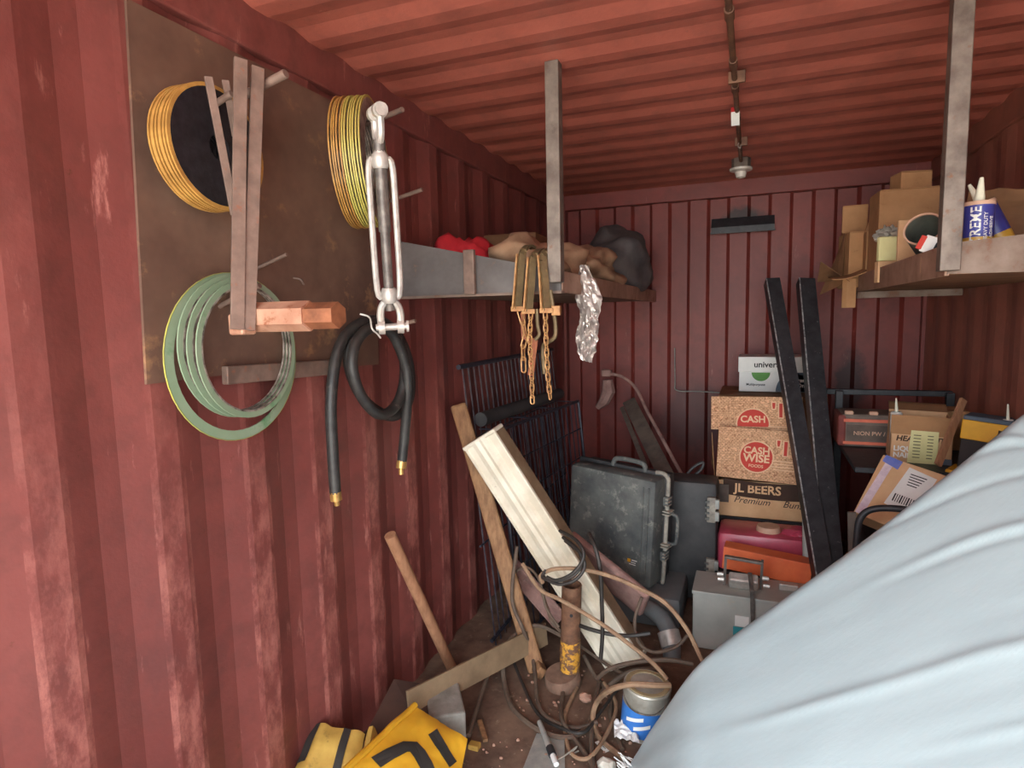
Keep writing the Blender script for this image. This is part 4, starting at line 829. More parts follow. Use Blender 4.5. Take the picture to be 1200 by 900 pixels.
litter('yellow_tag', lambda m: m.box((0.4225, 1.8842, 0.0120), (0.04, 0.03, 0.02), 0.003), M['yellow2'], 'little yellow scrap on the floor by the concrete block', 'scrap', (0.4155, 1.8987, 0.0000))
litter('plaster_lump', lambda m: m.blob((0.9043, 1.9365, 0.0200), (0.035, 0.028, 0.025), 0.5, 2, 6, 2), M['vest'], 'pale plaster lump at the bottom edge of the floor', 'rubble', (0.8987, 1.9615, 0.0000))
def gritty(m):
    rnd = random.Random(4)
    for k in range(150):
        u, v = rnd.random(), rnd.random(); c = V(0.45+0.55*u, 1.75+0.75*v, 0.004); s = 0.003+0.007*rnd.random()**2
        m.blob(c, (s, s*0.8, s*0.7), 0.5, 2, k, 1)
m = MB(); gritty(m); o = m.build('floor_grit', M['stone'], None); tag(o, 'scattered grit and chips on the dirty floor', 'grit', None, 'stuff')
litter('wood_stick', lambda m: m.bar((0.3881, 2.0066, 0.0200), (0.4499, 1.9229, 0.0120), 0.018, 0.012), M['wood'], 'short dark stick on the floor beside the concrete block', 'stick', (0.4186, 1.9690, 0.0000))

# ================================================================== CASES IN THE MIDDLE
o = MB(); o.span((0.52, 2.98, 0.0), (1.04, 3.42, 0.165), 0.03); tag(o.build('plastic_tub', M['tub'], None, True, base=(0.8, 3.2, 0)), 'upturned grey plastic tub under the dusty black case', 'tub')
ca = thing('equipment_case', (0.66, 3.15, 0.17), 'large dusty black equipment case standing on end with handle to the right', 'case')
a = 17; CM = Matrix.Translation(V((0.8871, 3.0000, 0.1843))) @ Matrix.Rotation(R(-a), 4, 'Z') @ Matrix.Rotation(R(3.0), 4, 'Y')
cw, chh, ct = 0.50, 0.565, 0.13
m = MB(CM); m.box((-cw/2, ct/2, chh/2), (cw, ct, chh), 0.022); m.build('lid_shell', M['case'], ca, True)
m = MB(CM); m.box((-cw/2, ct+0.055, chh/2), (cw, 0.10, chh), 0.02); m.build('base_shell', M['case2'], ca, True)
m = MB(CM); m.box((-cw/2, ct+0.002, chh/2), (cw+0.03, 0.020, chh+0.03), 0.006); m.build('seam_rim', M['case2'], ca, True)
m = MB(CM); m.tube(curve([(-0.06, ct-0.004, chh+0.010), (-0.02, ct-0.004, chh+0.012), (0.006, ct-0.006, chh-0.006), (0.012, ct-0.006, chh-0.05), (0.012, ct-0.006, chh*0.5), (0.012, ct-0.006, 0.03), (0.004, ct-0.006, 0.0)], 6), 0.0105, 8); m.build('dusty_edge', M['dustyclip'], ca, True)
m = MB(CM)
for x in (-0.065, -0.035): m.box((x, -0.002, chh/2), (0.010, 0.010, chh*0.86), 0.003)
m.build('raised_rib', M['case'], ca, True)
for z in (0.15, 0.44):
    lt = MB(CM); lt.box((0.012, ct-0.005, z), (0.03, 0.06, 0.05), 0.005); lo_ = lt.build('latch', M['case'], ca, True)
    q = MB(CM)
    for dz in (-0.018, 0, 0.018): q.box((0.022, ct-0.02, z+dz), (0.014, 0.05, 0.006), 0.001)
    q.build('latch_tooth', M['dustyclip'], lo_)
hd = MB(CM); hd.tube(curve([(0.01, ct, 0.215), (0.055, ct, 0.22), (0.068, ct, 0.245), (0.068, ct, 0.345), (0.055, ct, 0.37), (0.01, ct, 0.375)], 4), 0.009, 8); ho = hd.build('handle', M['case'], ca, True)
q = MB(CM)
for z in (0.20, 0.215, 0.375, 0.39): q.box((0.02, ct-0.01, z), (0.04, 0.06, 0.006), 0.001)
q.build('handle_bracket', M['dustyclip'], ho)
hd = MB(CM); hd.tube(curve([(-0.31, ct, chh), (-0.30, ct, chh+0.035), (-0.26, ct, chh+0.045), (-0.17, ct, chh+0.045), (-0.13, ct, chh+0.035), (-0.12, ct, chh)], 4), 0.013, 8); hd.build('top_handle', M['case'], ca, True)
m = MB(CM); m.box((-0.125, -0.001, 0.125), (0.018, 0.003, 0.018), 0.001); m.build('yellow_badge', M['yellowbox'], ca)
m = MB(CM); m.box((-0.095, -0.001, 0.13), (0.03, 0.002, 0.005)); m.box((-0.1, -0.001, 0.118), (0.026, 0.002, 0.003)); m.box((-0.105, -0.001, 0.107), (0.036, 0.002, 0.003)); m.build('badge_print', M['paper'], ca)
cb = thing('equipment_case', (1.08, 3.36, 0.05), 'second black case half hidden right of the dusty one, pale clips on its edge', 'case')
CM2 = Matrix.Translation(V(0.92, 3.32, 0.0))
m = MB(CM2); m.box((0.13, 0.10, 0.345), (0.275, 0.2, 0.66), 0.03); m.build('case_shell', M['case2'], cb, True)
for z in (0.20, 0.535):
    q = MB(CM2); q.box((0.238, -0.012, z), (0.045, 0.03, 0.135), 0.004); lo_ = q.build('clip', M['dustyclip'], cb, True)
    q = MB(CM2)
    for k in range(4): q.box((0.218, -0.028, z-0.045+0.03*k), (0.022, 0.012, 0.012), 0.001)
    q.build('clip_tooth', M['case'], lo_)
    q = MB(CM2)
    for k in (-1, 1): q.box((0.266, -0.012, z+0.033*k), (0.024, 0.03, 0.05), 0.004)
    q.build('clip_lever', M['greybox'], lo_, True)
pt = thing('pipe_fitting', (1.0, 2.78, 0.1), 'dark grey pipe fitting wedged between grey tub and electrical box', 'pipe fitting')
m = MB(); m.tube(curve([(0.88, 2.86, 0.17), (0.97, 2.80, 0.15), (1.02, 2.74, 0.09), (1.03, 2.70, 0.02)], 5), 0.040, 14); m.build('bent_body', M['tub'], pt, True)
m = MB(); m.tube([(1.005, 2.76, 0.11), (1.028, 2.725, 0.06)], 0.050, 16); m.build('collar', M['galv'], pt, True)

# behind: leaning boards, hooked rod
o = MB(); o.bar((0.5474, 4.2500, 0.9673), (0.9119, 3.4500, 0.6515), 0.09, 0.02, (0, -1, 0.5), 0.002); tag(o.build('grey_board', M['greyboard'], None, base=(0.9259, 3.4500, 0.6526)), 'wide grey board leaning on the back wall behind the cases', 'board')
o = MB(); o.bar((0.5093, 4.2000, 0.9252), (0.8173, 3.4500, 0.6443), 0.03, 0.02, (0, -1, 0.5), 0.002); tag(o.build('grey_batten', M['greyboard'], None, base=(0.8173, 3.4500, 0.6443)), 'narrow grey batten leaning left of the wide grey board', 'board')
wr = thing('pipe_wrench', (0.3859, 4.3000, 1.0480), 'dim rusty wrench hung in the dark left corner of the back wall', 'wrench')
m = MB(); m.tube([(0.3862, 4.3000, 1.1093), (0.3919, 4.3000, 1.0297), (0.3606, 4.3000, 0.9550), (0.3104, 4.3000, 0.9038)], [0.035, 0.05, 0.04, 0.02], 8); m.build('wrench_handle', M['pinkdust'], wr, True)
m = MB(); m.box((0.3802, 4.3000, 1.1581), (0.07, 0.05, 0.05), 0.01); m.build('wrench_jaw', M['pinkdust'], wr)
cable_o = MB(); cable_o.tube(curve([(0.4092, 4.2800, 1.1543), (0.5059, 4.2500, 1.1345), (0.6036, 4.2000, 1.0644), (0.7140, 4.0500, 0.9143), (0.8243, 3.8500, 0.8040), (0.9201, 3.7000, 0.6925), (0.9854, 3.5500, 0.6415)], 7), 0.011, 8)
tag(cable_o.build('hooked_rod', M['pinkdust'], None, True, base=(0.9854, 3.5500, 0.6415)), 'curved pinkish flexible line arching from the wrench to the cases', 'cable')
m = MB(); m.tube(curve([(0.9905, 3.5000, 0.6348), (1.0455, 3.5000, 0.7077), (1.1001, 3.5000, 0.7406), (1.0824, 3.5000, 0.6908), (1.0092, 3.5000, 0.6363)], 5), 0.008, 6); tag(m.build('strap_loop', M['case2'], None, True, base=(1.0184, 3.5000, 0.6468)), 'small dark strap loop above the second black case', 'strap')

# ================================================================== RIGHT PILE
# dark crates carrying the cartons
o = MB(); o.span((1.12, 3.62, 0.0), (1.75, 4.0, 0.41), 0.01); tag(o.build('storage_crate', M['darktote'], None, base=(1.45, 3.8, 0)), 'dark storage crate under the open beer carton', 'crate')
closed_carton('cardboard_box', yawm((1.46, 4.30, 0.0), 0), (0.62, 0.5, 1.05), 'tall dark carton against the back wall below the white paper box', M['board3'])
# white copy-paper box with lid
pb_ = thing('paper_box', (1.47, 4.3, 1.06), 'white office paper box with green half circle print near the back wall', 'box')
bx0, bx1, by0, by1, bz0 = 1.262, 1.70, 4.18, 4.46, 1.062
m = MB(); m.span((bx0+0.006, by0+0.006, bz0), (bx1-0.006, by1-0.006, bz0+0.16), 0.002); m.build('box_body', M['paper'], pb_)
m = MB(); m.span((bx0, by0, bz0+0.125), (bx1, by1, bz0+0.222), 0.003); m.build('box_lid', M['paper'], pb_)
def fr(x, y, z): return Matrix.Translation((x, y, z)) @ Matrix.Rotation(R(90), 4, 'X')
m = MB(); m.text('universal', 0.052, fr(bx0+0.185, by0-0.0012, bz0+0.172), bold=0.02); m.text('Multipurpose', 0.021, fr(bx0+0.105, by0+0.0045, bz0+0.045), bold=0.02); m.build('printed_lettering', M['blackink'], pb_)
m = MB(); m.prism([(0.055*math.cos(R(k*12)), -0.055*math.sin(R(k*12))) for k in range(16)], (bx0+0.135, by0+0.0055, bz0+0.122), (1, 0, 0), (0, 0, 1), 0.001); m.build('green_half_circle', M['greenink'], pb_)
m = MB(); m.prism([(0.17*math.cos(R(k*9)), 0.12*math.sin(R(k*9))) for k in range(21)], (bx0+0.325, by0+0.0055, bz0+0.002), (0.6, 0, 0), (0, 0, 1), 0.001); m.prism([(0, 0), (0.10, 0), (0.10, 0.122), (0, 0.122)], (bx0+0.325, by0+0.0055, bz0+0.002), (1, 0, 0), (0, 0, 1), 0.001); m.build('slate_disc', M['slateink'], pb_)
m = MB(); m.text('universal', 0.034, fr(bx0+0.335, by0+0.003, bz0+0.075), bold=0.02); m.text('One', 0.034, fr(bx0+0.375, by0+0.003, bz0+0.042), bold=0.02); m.build('white_lettering', M['paper'], pb_)

# open carton with printed liner carton (grocery) inside a beer carton
bc = thing('open_carton', (1.38, 3.7, 0.42), 'open tan carton with dark lettered band and handwriting, holding the red-logo carton', 'cardboard box')
JL = V((1.1800, 3.6200, 0.4121)); JR = V((1.6503, 3.6200, 0.4204)); JX = (JR-JL).normalized(); z0 = 0.415; jx0, jx1 = JL.x-0.01, JL.x+0.52
m = MB(); m.span((jx0, 3.60, z0), (jx1, 3.605, z0+0.21)); m.span((jx0, 3.605, z0), (jx0+0.004, 3.95, z0+0.26)); m.span((jx1-0.004, 3.605, z0), (jx1, 3.95, z0+0.26)); m.span((jx0, 3.945, z0), (jx1, 3.95, z0+0.26)); m.span((jx0, 3.60, z0), (jx1, 3.95, z0+0.004)); m.build('carton_wall', M['board2'], bc)
m = MB(); m.sheet(lambda u, v: (jx0+0.035+(jx1-jx0-0.04)*u, 3.596-0.012*v-0.01*math.sin(u*5)*v, z0+0.130+0.095*v-0.012*math.sin(math.pi*u)-0.008*u), 16, 3, 0.003); m.build('dark_band', M['ink'], bc)
m = MB(); m.text('JL BEERS', 0.066, Matrix.Translation((jx0+0.215, 3.577, z0+0.172)) @ Matrix.Rotation(R(1), 4, 'Y') @ Matrix.Rotation(R(84), 4, 'X'), bold=0.025); m.build('pale_lettering', M['board2'], bc)
for word, dx in (('Premium', 0.185), ('Buns', 0.395)):
    m = MB(); m.text(word, 0.052, Matrix.Translation((jx0+dx, 3.5985, z0+0.098-0.03*(dx-0.2))) @ Matrix.Rotation(R(2), 4, 'Y') @ Matrix.Rotation(R(90), 4, 'X'), shear=0.35); m.build('handwriting', M['blackink'], bc)
m = MB(); m.sheet(lambda u, v: (jx0-0.01-0.02*v-0.02*math.sin(v*3)*u, 3.60+0.2*u, z0+0.20+0.28*v-0.18*u*v), 6, 8, 0.003); m.build('bent_side_flap', M['board'], bc)
m = MB(); m.sheet(lambda u, v: (jx0-0.035+0.10*u, 3.585-0.01*v, z0+0.085+0.105*v), 4, 4, 0.003); m.build('corner_flap', M['greyboard'], bc)

gc = thing('open_carton', (1.40, 3.66, 0.60), 'printed carton with red round logo, its lid flap raised behind', 'cardboard box')
gx0 = 1.165; gz0 = 0.648; gw = 0.48; gh = 0.285; tiltm = Matrix.Translation((gx0, 3.585, gz0)) @ Matrix.Rotation(R(2.5), 4, 'Y') @ Matrix.Rotation(R(-5), 4, 'X')
m = MB(tiltm); m.box((gw/2, 0.0, gh/2), (gw, 0.005, gh)); m.build('front_panel', M['printboard'], gc)
m = MB(tiltm); m.box((gw/2, 0.16, gh*0.45), (gw*0.98, 0.30, gh*0.85), 0.003); m.build('inner_body', M['board3'], gc)
lidm = Matrix.Translation((gx0-0.035, 3.68, gz0+gh-0.03)) @ Matrix.Rotation(R(-1.0), 4, 'Y') @ Matrix.Rotation(R(-10), 4, 'X')
m = MB(lidm); m.box((gw/2, 0.0, 0.09), (gw, 0.005, 0.19)); m.build('raised_lid', M['printboard'], gc)
def logo(Fm, cx, cz, half=False):
    F2 = Fm @ Matrix.Translation((cx, -0.0032, cz)) @ Matrix.Rotation(R(90), 4, 'X')
    circ = lambda r: [(r*math.cos(R(k*10)), r*math.sin(R(k*10))) for k in range(36)]
    if half: circ = lambda r: [(r*math.cos(R(k*10)), r*math.sin(R(k*10))) for k in range(-1, 20)]
    m = MB(F2); m.prism(circ(0.090), (0, 0, 0), (1, 0, 0), (0, 1, 0), 0.0006); m.build('logo_ring', M['creamink'], gc)
    m = MB(F2); m.prism(circ(0.083), (0, 0, 0.0007), (1, 0, 0), (0, 1, 0), 0.0006); m.build('logo_disc', M['redink'], gc)
    m = MB(F2)
    I = lambda x, y: Matrix.Translation((x, y, 0.0022))
    if half: m.text('CASH', 0.052, I(0, 0.026), bold=0.03)
    else: m.text('CASH', 0.053, I(0, 0.034), bold=0.03); m.text('WISE', 0.060, I(0, -0.009), bold=0.03); m.text('FOODS', 0.023, I(0, -0.051), bold=0.02)
    m.build('logo_lettering', M['creamink'], gc)
    m = MB(F2); m.text("'1", 0.105, I(0.135, 0.055 if not half else 0.075), bold=0.09); m.build('cream_number', M['creamink'], gc)
    m = MB(F2); m.text("'1", 0.105, I(0.135, 0.055 if not half else 0.075) @ Matrix.Translation((0, 0, 0.0009)), bold=0.03); m.build('red_number', M['redink'], gc)
    m = MB(F2)
    for k in range(2 if half else 4): m.box((0.155, -0.012-0.016*k, 0.0012), (0.15-0.02*(k % 2), 0.006, 0.0006))
    m.build('print_lines', M['creamink'], gc)
logo(tiltm, 0.205, 0.130)
logo(lidm, 0.225, 0.030, True)
m = MB(lidm); m.box((0.16, -0.02, -0.005), (0.12, 0.004, 0.012)); m.build('torn_paper_edge', M['paper'], gc)

# red jug, orange angle, grey electrical box
jg = thing('red_jug', (1.45, 3.42, 0.2), 'dusty translucent red plastic container behind the orange angle', 'container')
m = MB(); m.box((1.42, 3.43, 0.315), (0.46, 0.26, 0.21), 0.03); m.build('jug_body', M['pinkjug'], jg, True)
m = MB(); m.lathe([(0.001, 0.03), (0.055, 0.03), (0.06, 0.015), (0.06, 0.0)], (1.44, 3.40, 0.418), (0, 0, 1), 20); m.build('cap', M['dustrim'], jg, True)
m = MB(); m.blob((1.58, 3.40, 0.425), (0.07, 0.06, 0.03), 0.3, 2, 4, 3); m.build('shoulder', M['pinkjug'], jg, True)
m = MB(); m.span((1.20, 3.30, 0.0), (1.66, 3.57, 0.21), 0.008); tag(m.build('storage_crate', M['darktote'], None, base=(1.43, 3.43, 0)), 'dark storage crate under the red plastic container', 'crate')
eb = thing('electrical_box', (1.40, 3.0, 0.0), 'grey metal disconnect switch box with lever handle, partly behind the pale cover', 'electrical box')
ex0, ex1, ey0, ey1, ez = 1.105, 1.66, 2.86, 3.10, 0.268
m = MB(); m.span((ex0, ey0, 0.0), (ex1, ey1, ez), 0.006); m.build('enclosure', M['greybox'], eb)
m = MB(); m.span((ex0-0.004, ey0-0.004, ez-0.004), (ex1+0.004, ey1, ez+0.012), 0.003); m.build('cover', M['greybox'], eb)
fxm = [(1.235, 0.0), (1.415, 0.0)]
m = MB()
for xx in (1.24, 1.40): m.bar((xx, 2.965, ez+0.01), (xx+0.005, 2.955, ez+0.16), 0.012, 0.010, (0, -1, 0))
m.bar((1.24, 2.958, ez+0.155), (1.41, 2.955, ez+0.145), 0.028, 0.012, (0, 0, 1), 0.002); m.build('handle_frame', M['galvd'], eb)
m = MB(); m.box((1.325, 2.945, ez+0.05), (0.13, 0.05, 0.07), 0.01, Matrix.Rotation(R(35), 3, 'X')); m.build('pivot_casting', M['galv'], eb)
m = MB(); m.bar((1.352, 2.93, ez+0.10), (1.362, 2.842, ez+0.05), 0.018, 0.012, (0, 0, 1), 0.002); m.bar((1.362, 2.842, ez+0.06), (1.372, 2.842, ez-0.16), 0.018, 0.012, (0, -1, 0), 0.002); m.build('lever', M['galvd'], eb)
m = MB()
for p in ((1.222, 2.95, ez+0.07), (1.42, 2.95, ez+0.075), (1.225, 2.95, ez+0.045), (1.425, 2.95, ez+0.04)): m.tube([V(p)-V(0.014, 0, 0), V(p)+V(0.014, 0, 0)], 0.011, 8)
m.build('bolt', M['galv'], eb)
m = MB(); m.span((1.48, 2.99, ez+0.011), (1.56, 3.02, ez+0.04), 0.003); m.build('hinge', M['galv'], eb)
m = MB(); m.span((1.292, ey0-0.007, 0.14), (1.352, ey0-0.003, 0.19)); m.build('white_label', M['paper'], eb)
m = MB(); m.span((1.285, ey0-0.007, 0.07), (1.365, ey0-0.003, 0.135)); m.build('teal_label', M['teal'], eb)
m = MB(); m.tube([(1.25, ey0, 0.02), (1.25, ey0-0.014, 0.02)], 0.014, 10); m.build('knob', M['paper'], eb, True)
oa = thing('orange_angle', (1.43, 3.17, 0.36), 'bright orange steel angle lying on the grey electrical box', 'steel angle')
OM = Matrix.Translation((1.42, 3.12, ez+0.012)) @ Matrix.Rotation(R(-4), 4, 'Z') @ Matrix.Rotation(R(4.5), 4, 'Y')
m = MB(OM); m.box((0, 0, 0.055), (0.40, 0.008, 0.11), 0.001); m.build('front_leg', M['orange'], oa)
m = MB(OM); m.box((0, 0.045, 0.107), (0.40, 0.09, 0.008), 0.001); m.build('top_leg', M['orange'], oa)

# black angle irons
def angle_iron(a, b, w0, label):
    a, b = V(a), V(b); t = thing('angle_iron', b, label, 'angle iron')
    d = (b-a).normalized(); F = frame(a, d, z=(0.2, -1, 0.25)); L_ = (b-a).length
    m = MB(F); m.box((L_/2, 0, 0), (L_, w0, 0.008), 0.001); m.build('wide_leg', M['blacksteel'], t)
    yy = F @ V(0, 1, 0) - F @ V(0, 0, 0); sgn = 1 if yy.x < 0 else -1
    m = MB(F); m.box((L_/2, sgn*w0/2, -0.03), (L_, 0.008, 0.068), 0.001); m.build('side_leg', M['blacksteel'], t)
    m = MB(F); m.box((L_/2, sgn*(w0/2+0.001), 0.004), (L_, 0.007, 0.003), 0.001); m.build('worn_edge', M['blackedge'], t)
    return t
angle_iron((1.4495, 3.9800, 1.7631), (1.6784, 2.9600, 0.3269), 0.075, 'long black angle iron leaning left, its worn edge towards the red-logo carton')
angle_iron((1.6348, 4.0200, 1.7571), (1.7173, 3.0000, 0.3151), 0.085, 'long black angle iron leaning right of its twin')
o = MB(); o.cyl((1.6101, 3.3000, 0.5690), (1.6120, 3.1500, 0.2342), 0.02, 12); tag(o.build('grey_tube', M['greybox'], None, True, base=(1.6120, 3.1500, 0.2342)), 'short grey tube standing left of the black angle irons', 'tube')

# workbench rack on the right
rk = thing('storage_rack', (2.05, 3.5, 0), 'dark steel rack shelf against the right wall carrying tool cases', 'rack')
m = MB(); m.span((1.78, 3.05, 0.845), (2.34, 3.85, 0.87), 0.003); m.build('shelf_board', M['blacksteel'], rk)
m = MB(); m.span((1.74, 3.86, 1.095), (2.34, 3.90, 1.125), 0.003); m.build('back_rail', M['blacksteel'], rk)
for x, y in ((1.80, 3.83), (2.32, 3.83), (2.32, 3.07)):
    m = MB(); m.span((x-0.018, y-0.018, 0), (x+0.018, y+0.018, 1.12 if y > 3.5 else 0.845), 0.002); m.build('leg', M['blacksteel'], rk)
tc_ = thing('tool_case', (1.93, 3.62, 0.87), 'dusty tool case with orange stripes beside the heavy duty carton', 'tool case')
m = MB(); m.span((1.775, 3.50, 0.872), (2.15, 3.72, 1.04), 0.012); m.build('case_body', M['toolgrey'], tc_)
m = MB(); m.span((1.76, 3.497, 0.874), (1.80, 3.723, 1.036), 0.012); m.build('end_bumper', M['toolred'], tc_)
m = MB(); m.span((1.785, 3.494, 1.000), (2.15, 3.502, 1.016), 0.002); m.build('orange_stripe', M['orangestripe'], tc_)
m = MB(); m.span((1.785, 3.494, 0.885), (2.15, 3.502, 0.900), 0.002); m.build('orange_stripe', M['orangestripe'], tc_)
m = MB(); m.span((1.80, 3.496, 0.905), (2.15, 3.502, 0.985), 0.001); m.build('dark_panel', M['greyboard'], tc_)
m = MB()
for x in (1.81, 1.92): m.box((x, 3.52, 1.045), (0.04, 0.03, 0.02), 0.006)
m.build('top_stud', M['dustrim'], tc_)
m = MB(); m.text('NION PW / 1.5 A', 0.028, fr(1.935, 3.4945, 0.943), bold=0.02); m.build('printed_lettering', M['dustrim'], tc_)

hv = thing('open_carton', (2.03, 3.3, 0.87), 'upright heavy duty adhesive carton with a pale yellow note stuck on it', 'cardboard box')
HM = Matrix.Translation(V((1.9422, 3.2200, 0.8702))) @ Matrix.Rotation(R(-6), 4, 'Z') @ Matrix.Rotation(R(1.5), 4, 'Y'); hz = 0.215; hwid = 0.235
m = MB(HM); m.span((0, 0, 0), (hwid, 0.004, hz)); m.span((0, 0, 0), (0.004, 0.2, hz*0.95)); m.span((hwid-0.004, 0, 0), (hwid, 0.2, hz*0.95)); m.span((0, 0.196, 0), (hwid, 0.2, hz)); m.span((0, 0, 0), (hwid, 0.2, 0.004)); m.build('carton_wall', M['board2'], hv)
m = MB(HM); m.span((-0.004, -0.002, hz-0.085), (hwid+0.001, 0.002, hz+0.002)); m.build('folded_flap', M['board'], hv)
m = MB(HM); m.sheet(lambda u, v: (hwid*u, 0.2+0.09*v, hz+0.03*math.sin(v*2)), 3, 5, 0.003); m.build('rear_flap', M['board3'], hv)
m = MB(HM); m.span((hwid*0.45, -0.003, 0), (hwid+0.0015, -0.001, 0.032)); m.build('dark_base_band', M['slateink'], hv)
m = MB(HM); m.text('HEAVY DUTY', 0.034, Matrix.Translation((hwid*0.52, -0.0015, hz-0.105)) @ Matrix.Rotation(R(90), 4, 'X'), bold=0.03, shear=0.15)
m.build('printed_lettering', M['ink'], hv)
m = MB(HM); m.text('LIQUID', 0.032, Matrix.Translation((0.012, -0.0015, 0.062)) @ Matrix.Rotation(R(90), 4, 'X'), 'LEFT', bold=0.03); m.text('NAILS', 0.032, Matrix.Translation((0.012, -0.0015, 0.032)) @ Matrix.Rotation(R(90), 4, 'X'), 'LEFT', bold=0.03); m.build('pale_lettering', M['paper'], hv)
m = MB(HM); m.sheet(lambda u, v: (0.068+0.112*u+0.008*v*(1-u), -0.006-0.006*math.sin(3*v)*u, 0.0+0.152*v), 6, 8, 0.0008); nt_ = m.build('yellow_note', M['yellowpaper'], hv)
m = MB(HM)
for k in range(8):
    m.box((0.10, -0.0125, 0.03+0.0145*k), (0.028, 0.001, 0.003)); m.box((0.15, -0.0135, 0.03+0.0145*k), (0.022, 0.001, 0.003))
m.build('note_print', M['blackink'], nt_)
def nozzle_tube(base, h, r, label, body):
    t = thing('sealant_cartridge', base, label, 'sealant tube')
    b = V(base)
    m = MB(); m.lathe([(0.001, 0), (r, 0), (r, h), (r*1.05, h+0.004), (r*0.8, h+0.012), (0.001, h+0.012)], b, (0, 0, 1), 20); m.build('tube_body', body, t, True)
    m = MB(); m.tube([b+V(0, 0, h+0.01), b+V(-0.004, 0, h+0.075)], [r*0.34, r*0.14], 10); m.build('nozzle', M['nozzle'], t, True)
nozzle_tube(V(HM @ V(0.025, 0.06, 0.006)), 0.205, 0.024, 'white nozzled sealant tube standing in the heavy duty carton', M['white'])
closed_carton('cardboard_box', yawm((2.26, 3.62, 0.872), 0), (0.14, 0.18, 0.19), 'small tan carton behind the leaning wood stick', M['board'])
o = MB(); o.bar((2.0735, 2.9800, 0.9158), (2.1872, 3.1200, 1.1773), 0.03, 0.014, (0.6, -1, 0), 0.001); tag(o.build('timber_stick', M['wood2'], None, base=(2.0735, 2.9800, 0.9158)), 'thin wood stick leaning between carton and yellow case', 'stick')
yb = thing('yellow_case', (2.24, 3.1, 0.95), 'bright yellow organiser case with dark lid by the right wall', 'case')
YM = Matrix.Translation((2.165, 3.06, 1.02)) @ Matrix.Rotation(R(-28), 4, 'Z') @ Matrix.Rotation(R(4), 4, 'Y')
m = MB(YM); m.span((0, 0, 0), (0.24, 0.02, 0.082), 0.004); m.build('yellow_front', M['yellowbox'], yb)
m = MB(YM); m.span((0.0, 0.004, 0.078), (0.24, 0.12, 0.10), 0.008); m.build('dark_lid', M['slateink'], yb)
m = MB(YM); m.span((0.0, 0.022, -0.14), (0.22, 0.12, 0.08), 0.004); m.build('dark_body', M['darktote'], yb)
m = MB(YM); m.span((-0.03, -0.02, -0.185), (0.20, 0.12, -0.14), 0.004); m.build('yellow_foot', M['yellowbox'], yb)
nozzle_tube((2.315, 3.02, 0.98), 0.12, 0.02, 'white nozzled sealant tube beside the yellow case', M['white'])
m = MB(); m.blob((2.27, 2.80, 1.05), (0.05, 0.04, 0.05), 0.6, 3, 4, 3); tag(m.build('rag_bundle', M['smudge'], None, 'full', base=(2.27, 2.80, 1.02)), 'dusty grey rag bundle below the yellow case', 'rag')
# lower carton with shipping label, leaning
sc_ = thing('parcel_carton', (2.0, 3.0, 0.6), 'tilted tan parcel with white shipping label and printed tape', 'cardboard box')
LM = frame((1.7529, 2.8600, 0.7200), V((2.0213, 2.7200, 0.6541))-V((1.7529, 2.8600, 0.7200)), y=V((1.8485, 3.0000, 0.9523))-V((1.7529, 2.8600, 0.7200)))
q0, q1 = V((1.7529, 2.8600, 0.7200)), V((1.8485, 3.0000, 0.9523)); ph = (q1-q0).length
m = MB(LM); m.box((0.17, ph*0.5, -0.065), (0.34, ph, 0.13), 0.004); m.build('parcel_body', M['board2'], sc_)
m = MB(LM); m.prism([(0.085, 0.085), (0.195, 0.07), (0.215, ph-0.03), (0.110, ph-0.018)], (0, 0, 0.001), (1, 0, 0), (0, 1, 0), 0.001); lb = m.build('shipping_label', M['paper'], sc_)
m = MB(LM)
for k in range(9): m.box((0.108+0.0085*k, 0.125, 0.0026), (0.003+0.002*(k % 3 == 0), 0.035, 0.0006))
m.build('barcode', M['blackink'], lb); m = MB(LM)
for k in range(5): m.box((0.155-0.002*k, ph-0.045-0.012*k, 0.0026), (0.06-0.006*k, 0.004, 0.0006))
m.build('address_print', M['blackink'], lb)
m = MB(LM); m.prism([(0.005, 0.005), (0.035, 0.0), (0.055, ph), (0.025, ph)], (0, 0, 0.001), (1, 0, 0), (0, 1, 0), 0.001); m.build('printed_tape', M['whitetape'], sc_)
m = MB(LM); m.prism([(0.01, ph-0.03), (0.075, ph-0.045), (0.08, ph-0.005), (0.012, ph+0.002)], (0, 0, 0.0022), (1, 0, 0), (0, 1, 0), 0.001); m.build('blue_tape', M['bluetape'], sc_)
m = MB(LM); m.prism([(0.30, ph*0.5), (0.335, ph*0.5), (0.335, ph*0.72), (0.30, ph*0.72)], (0, 0, 0.001), (1, 0, 0), (0, 1, 0), 0.001); m.build('small_label', M['paper'], sc_)
bf = thing('tube_frame', (1.9, 2.72, 0.5), 'bent dark steel tube frame in front of the parcel', 'tube frame')
m = MB(); m.tube(curve([(1.7341, 2.6200, 0.5876), (1.7337, 2.6200, 0.6838), (1.7424, 2.6200, 0.7665), (1.7811, 2.6200, 0.8075), (1.8556, 2.6000, 0.8241), (1.9550, 2.5600, 0.8267), (2.0028, 2.5400, 0.8126)], 6), 0.013, 10); m.build('bent_tube', M['blacksteel'], bf, True)
m = MB(); m.bar((1.7328, 2.7000, 0.5915), (1.7239, 2.7000, 0.7669), 0.03, 0.012, (0, -1, 0)); m.build('side_strut', M['greyboard'], bf)
m = MB(); m.span((1.80, 2.68, 0.0), (2.28, 3.28, 0.60), 0.01); tag(m.build('storage_crate', M['darktote'], None, base=(2.05, 2.98, 0)), 'dark storage crate under the tilted parcel', 'crate')
m = MB(); m.blob((1.8326, 2.6000, 0.7023), (0.04, 0.03, 0.04), 0.3, 2, 8, 3); tag(m.build('pink_bottle', M['dustrim'], None, 'full', base=(1.8326, 2.6000, 0.7023)), 'pinkish rounded object beneath the bent tube frame', 'bottle')

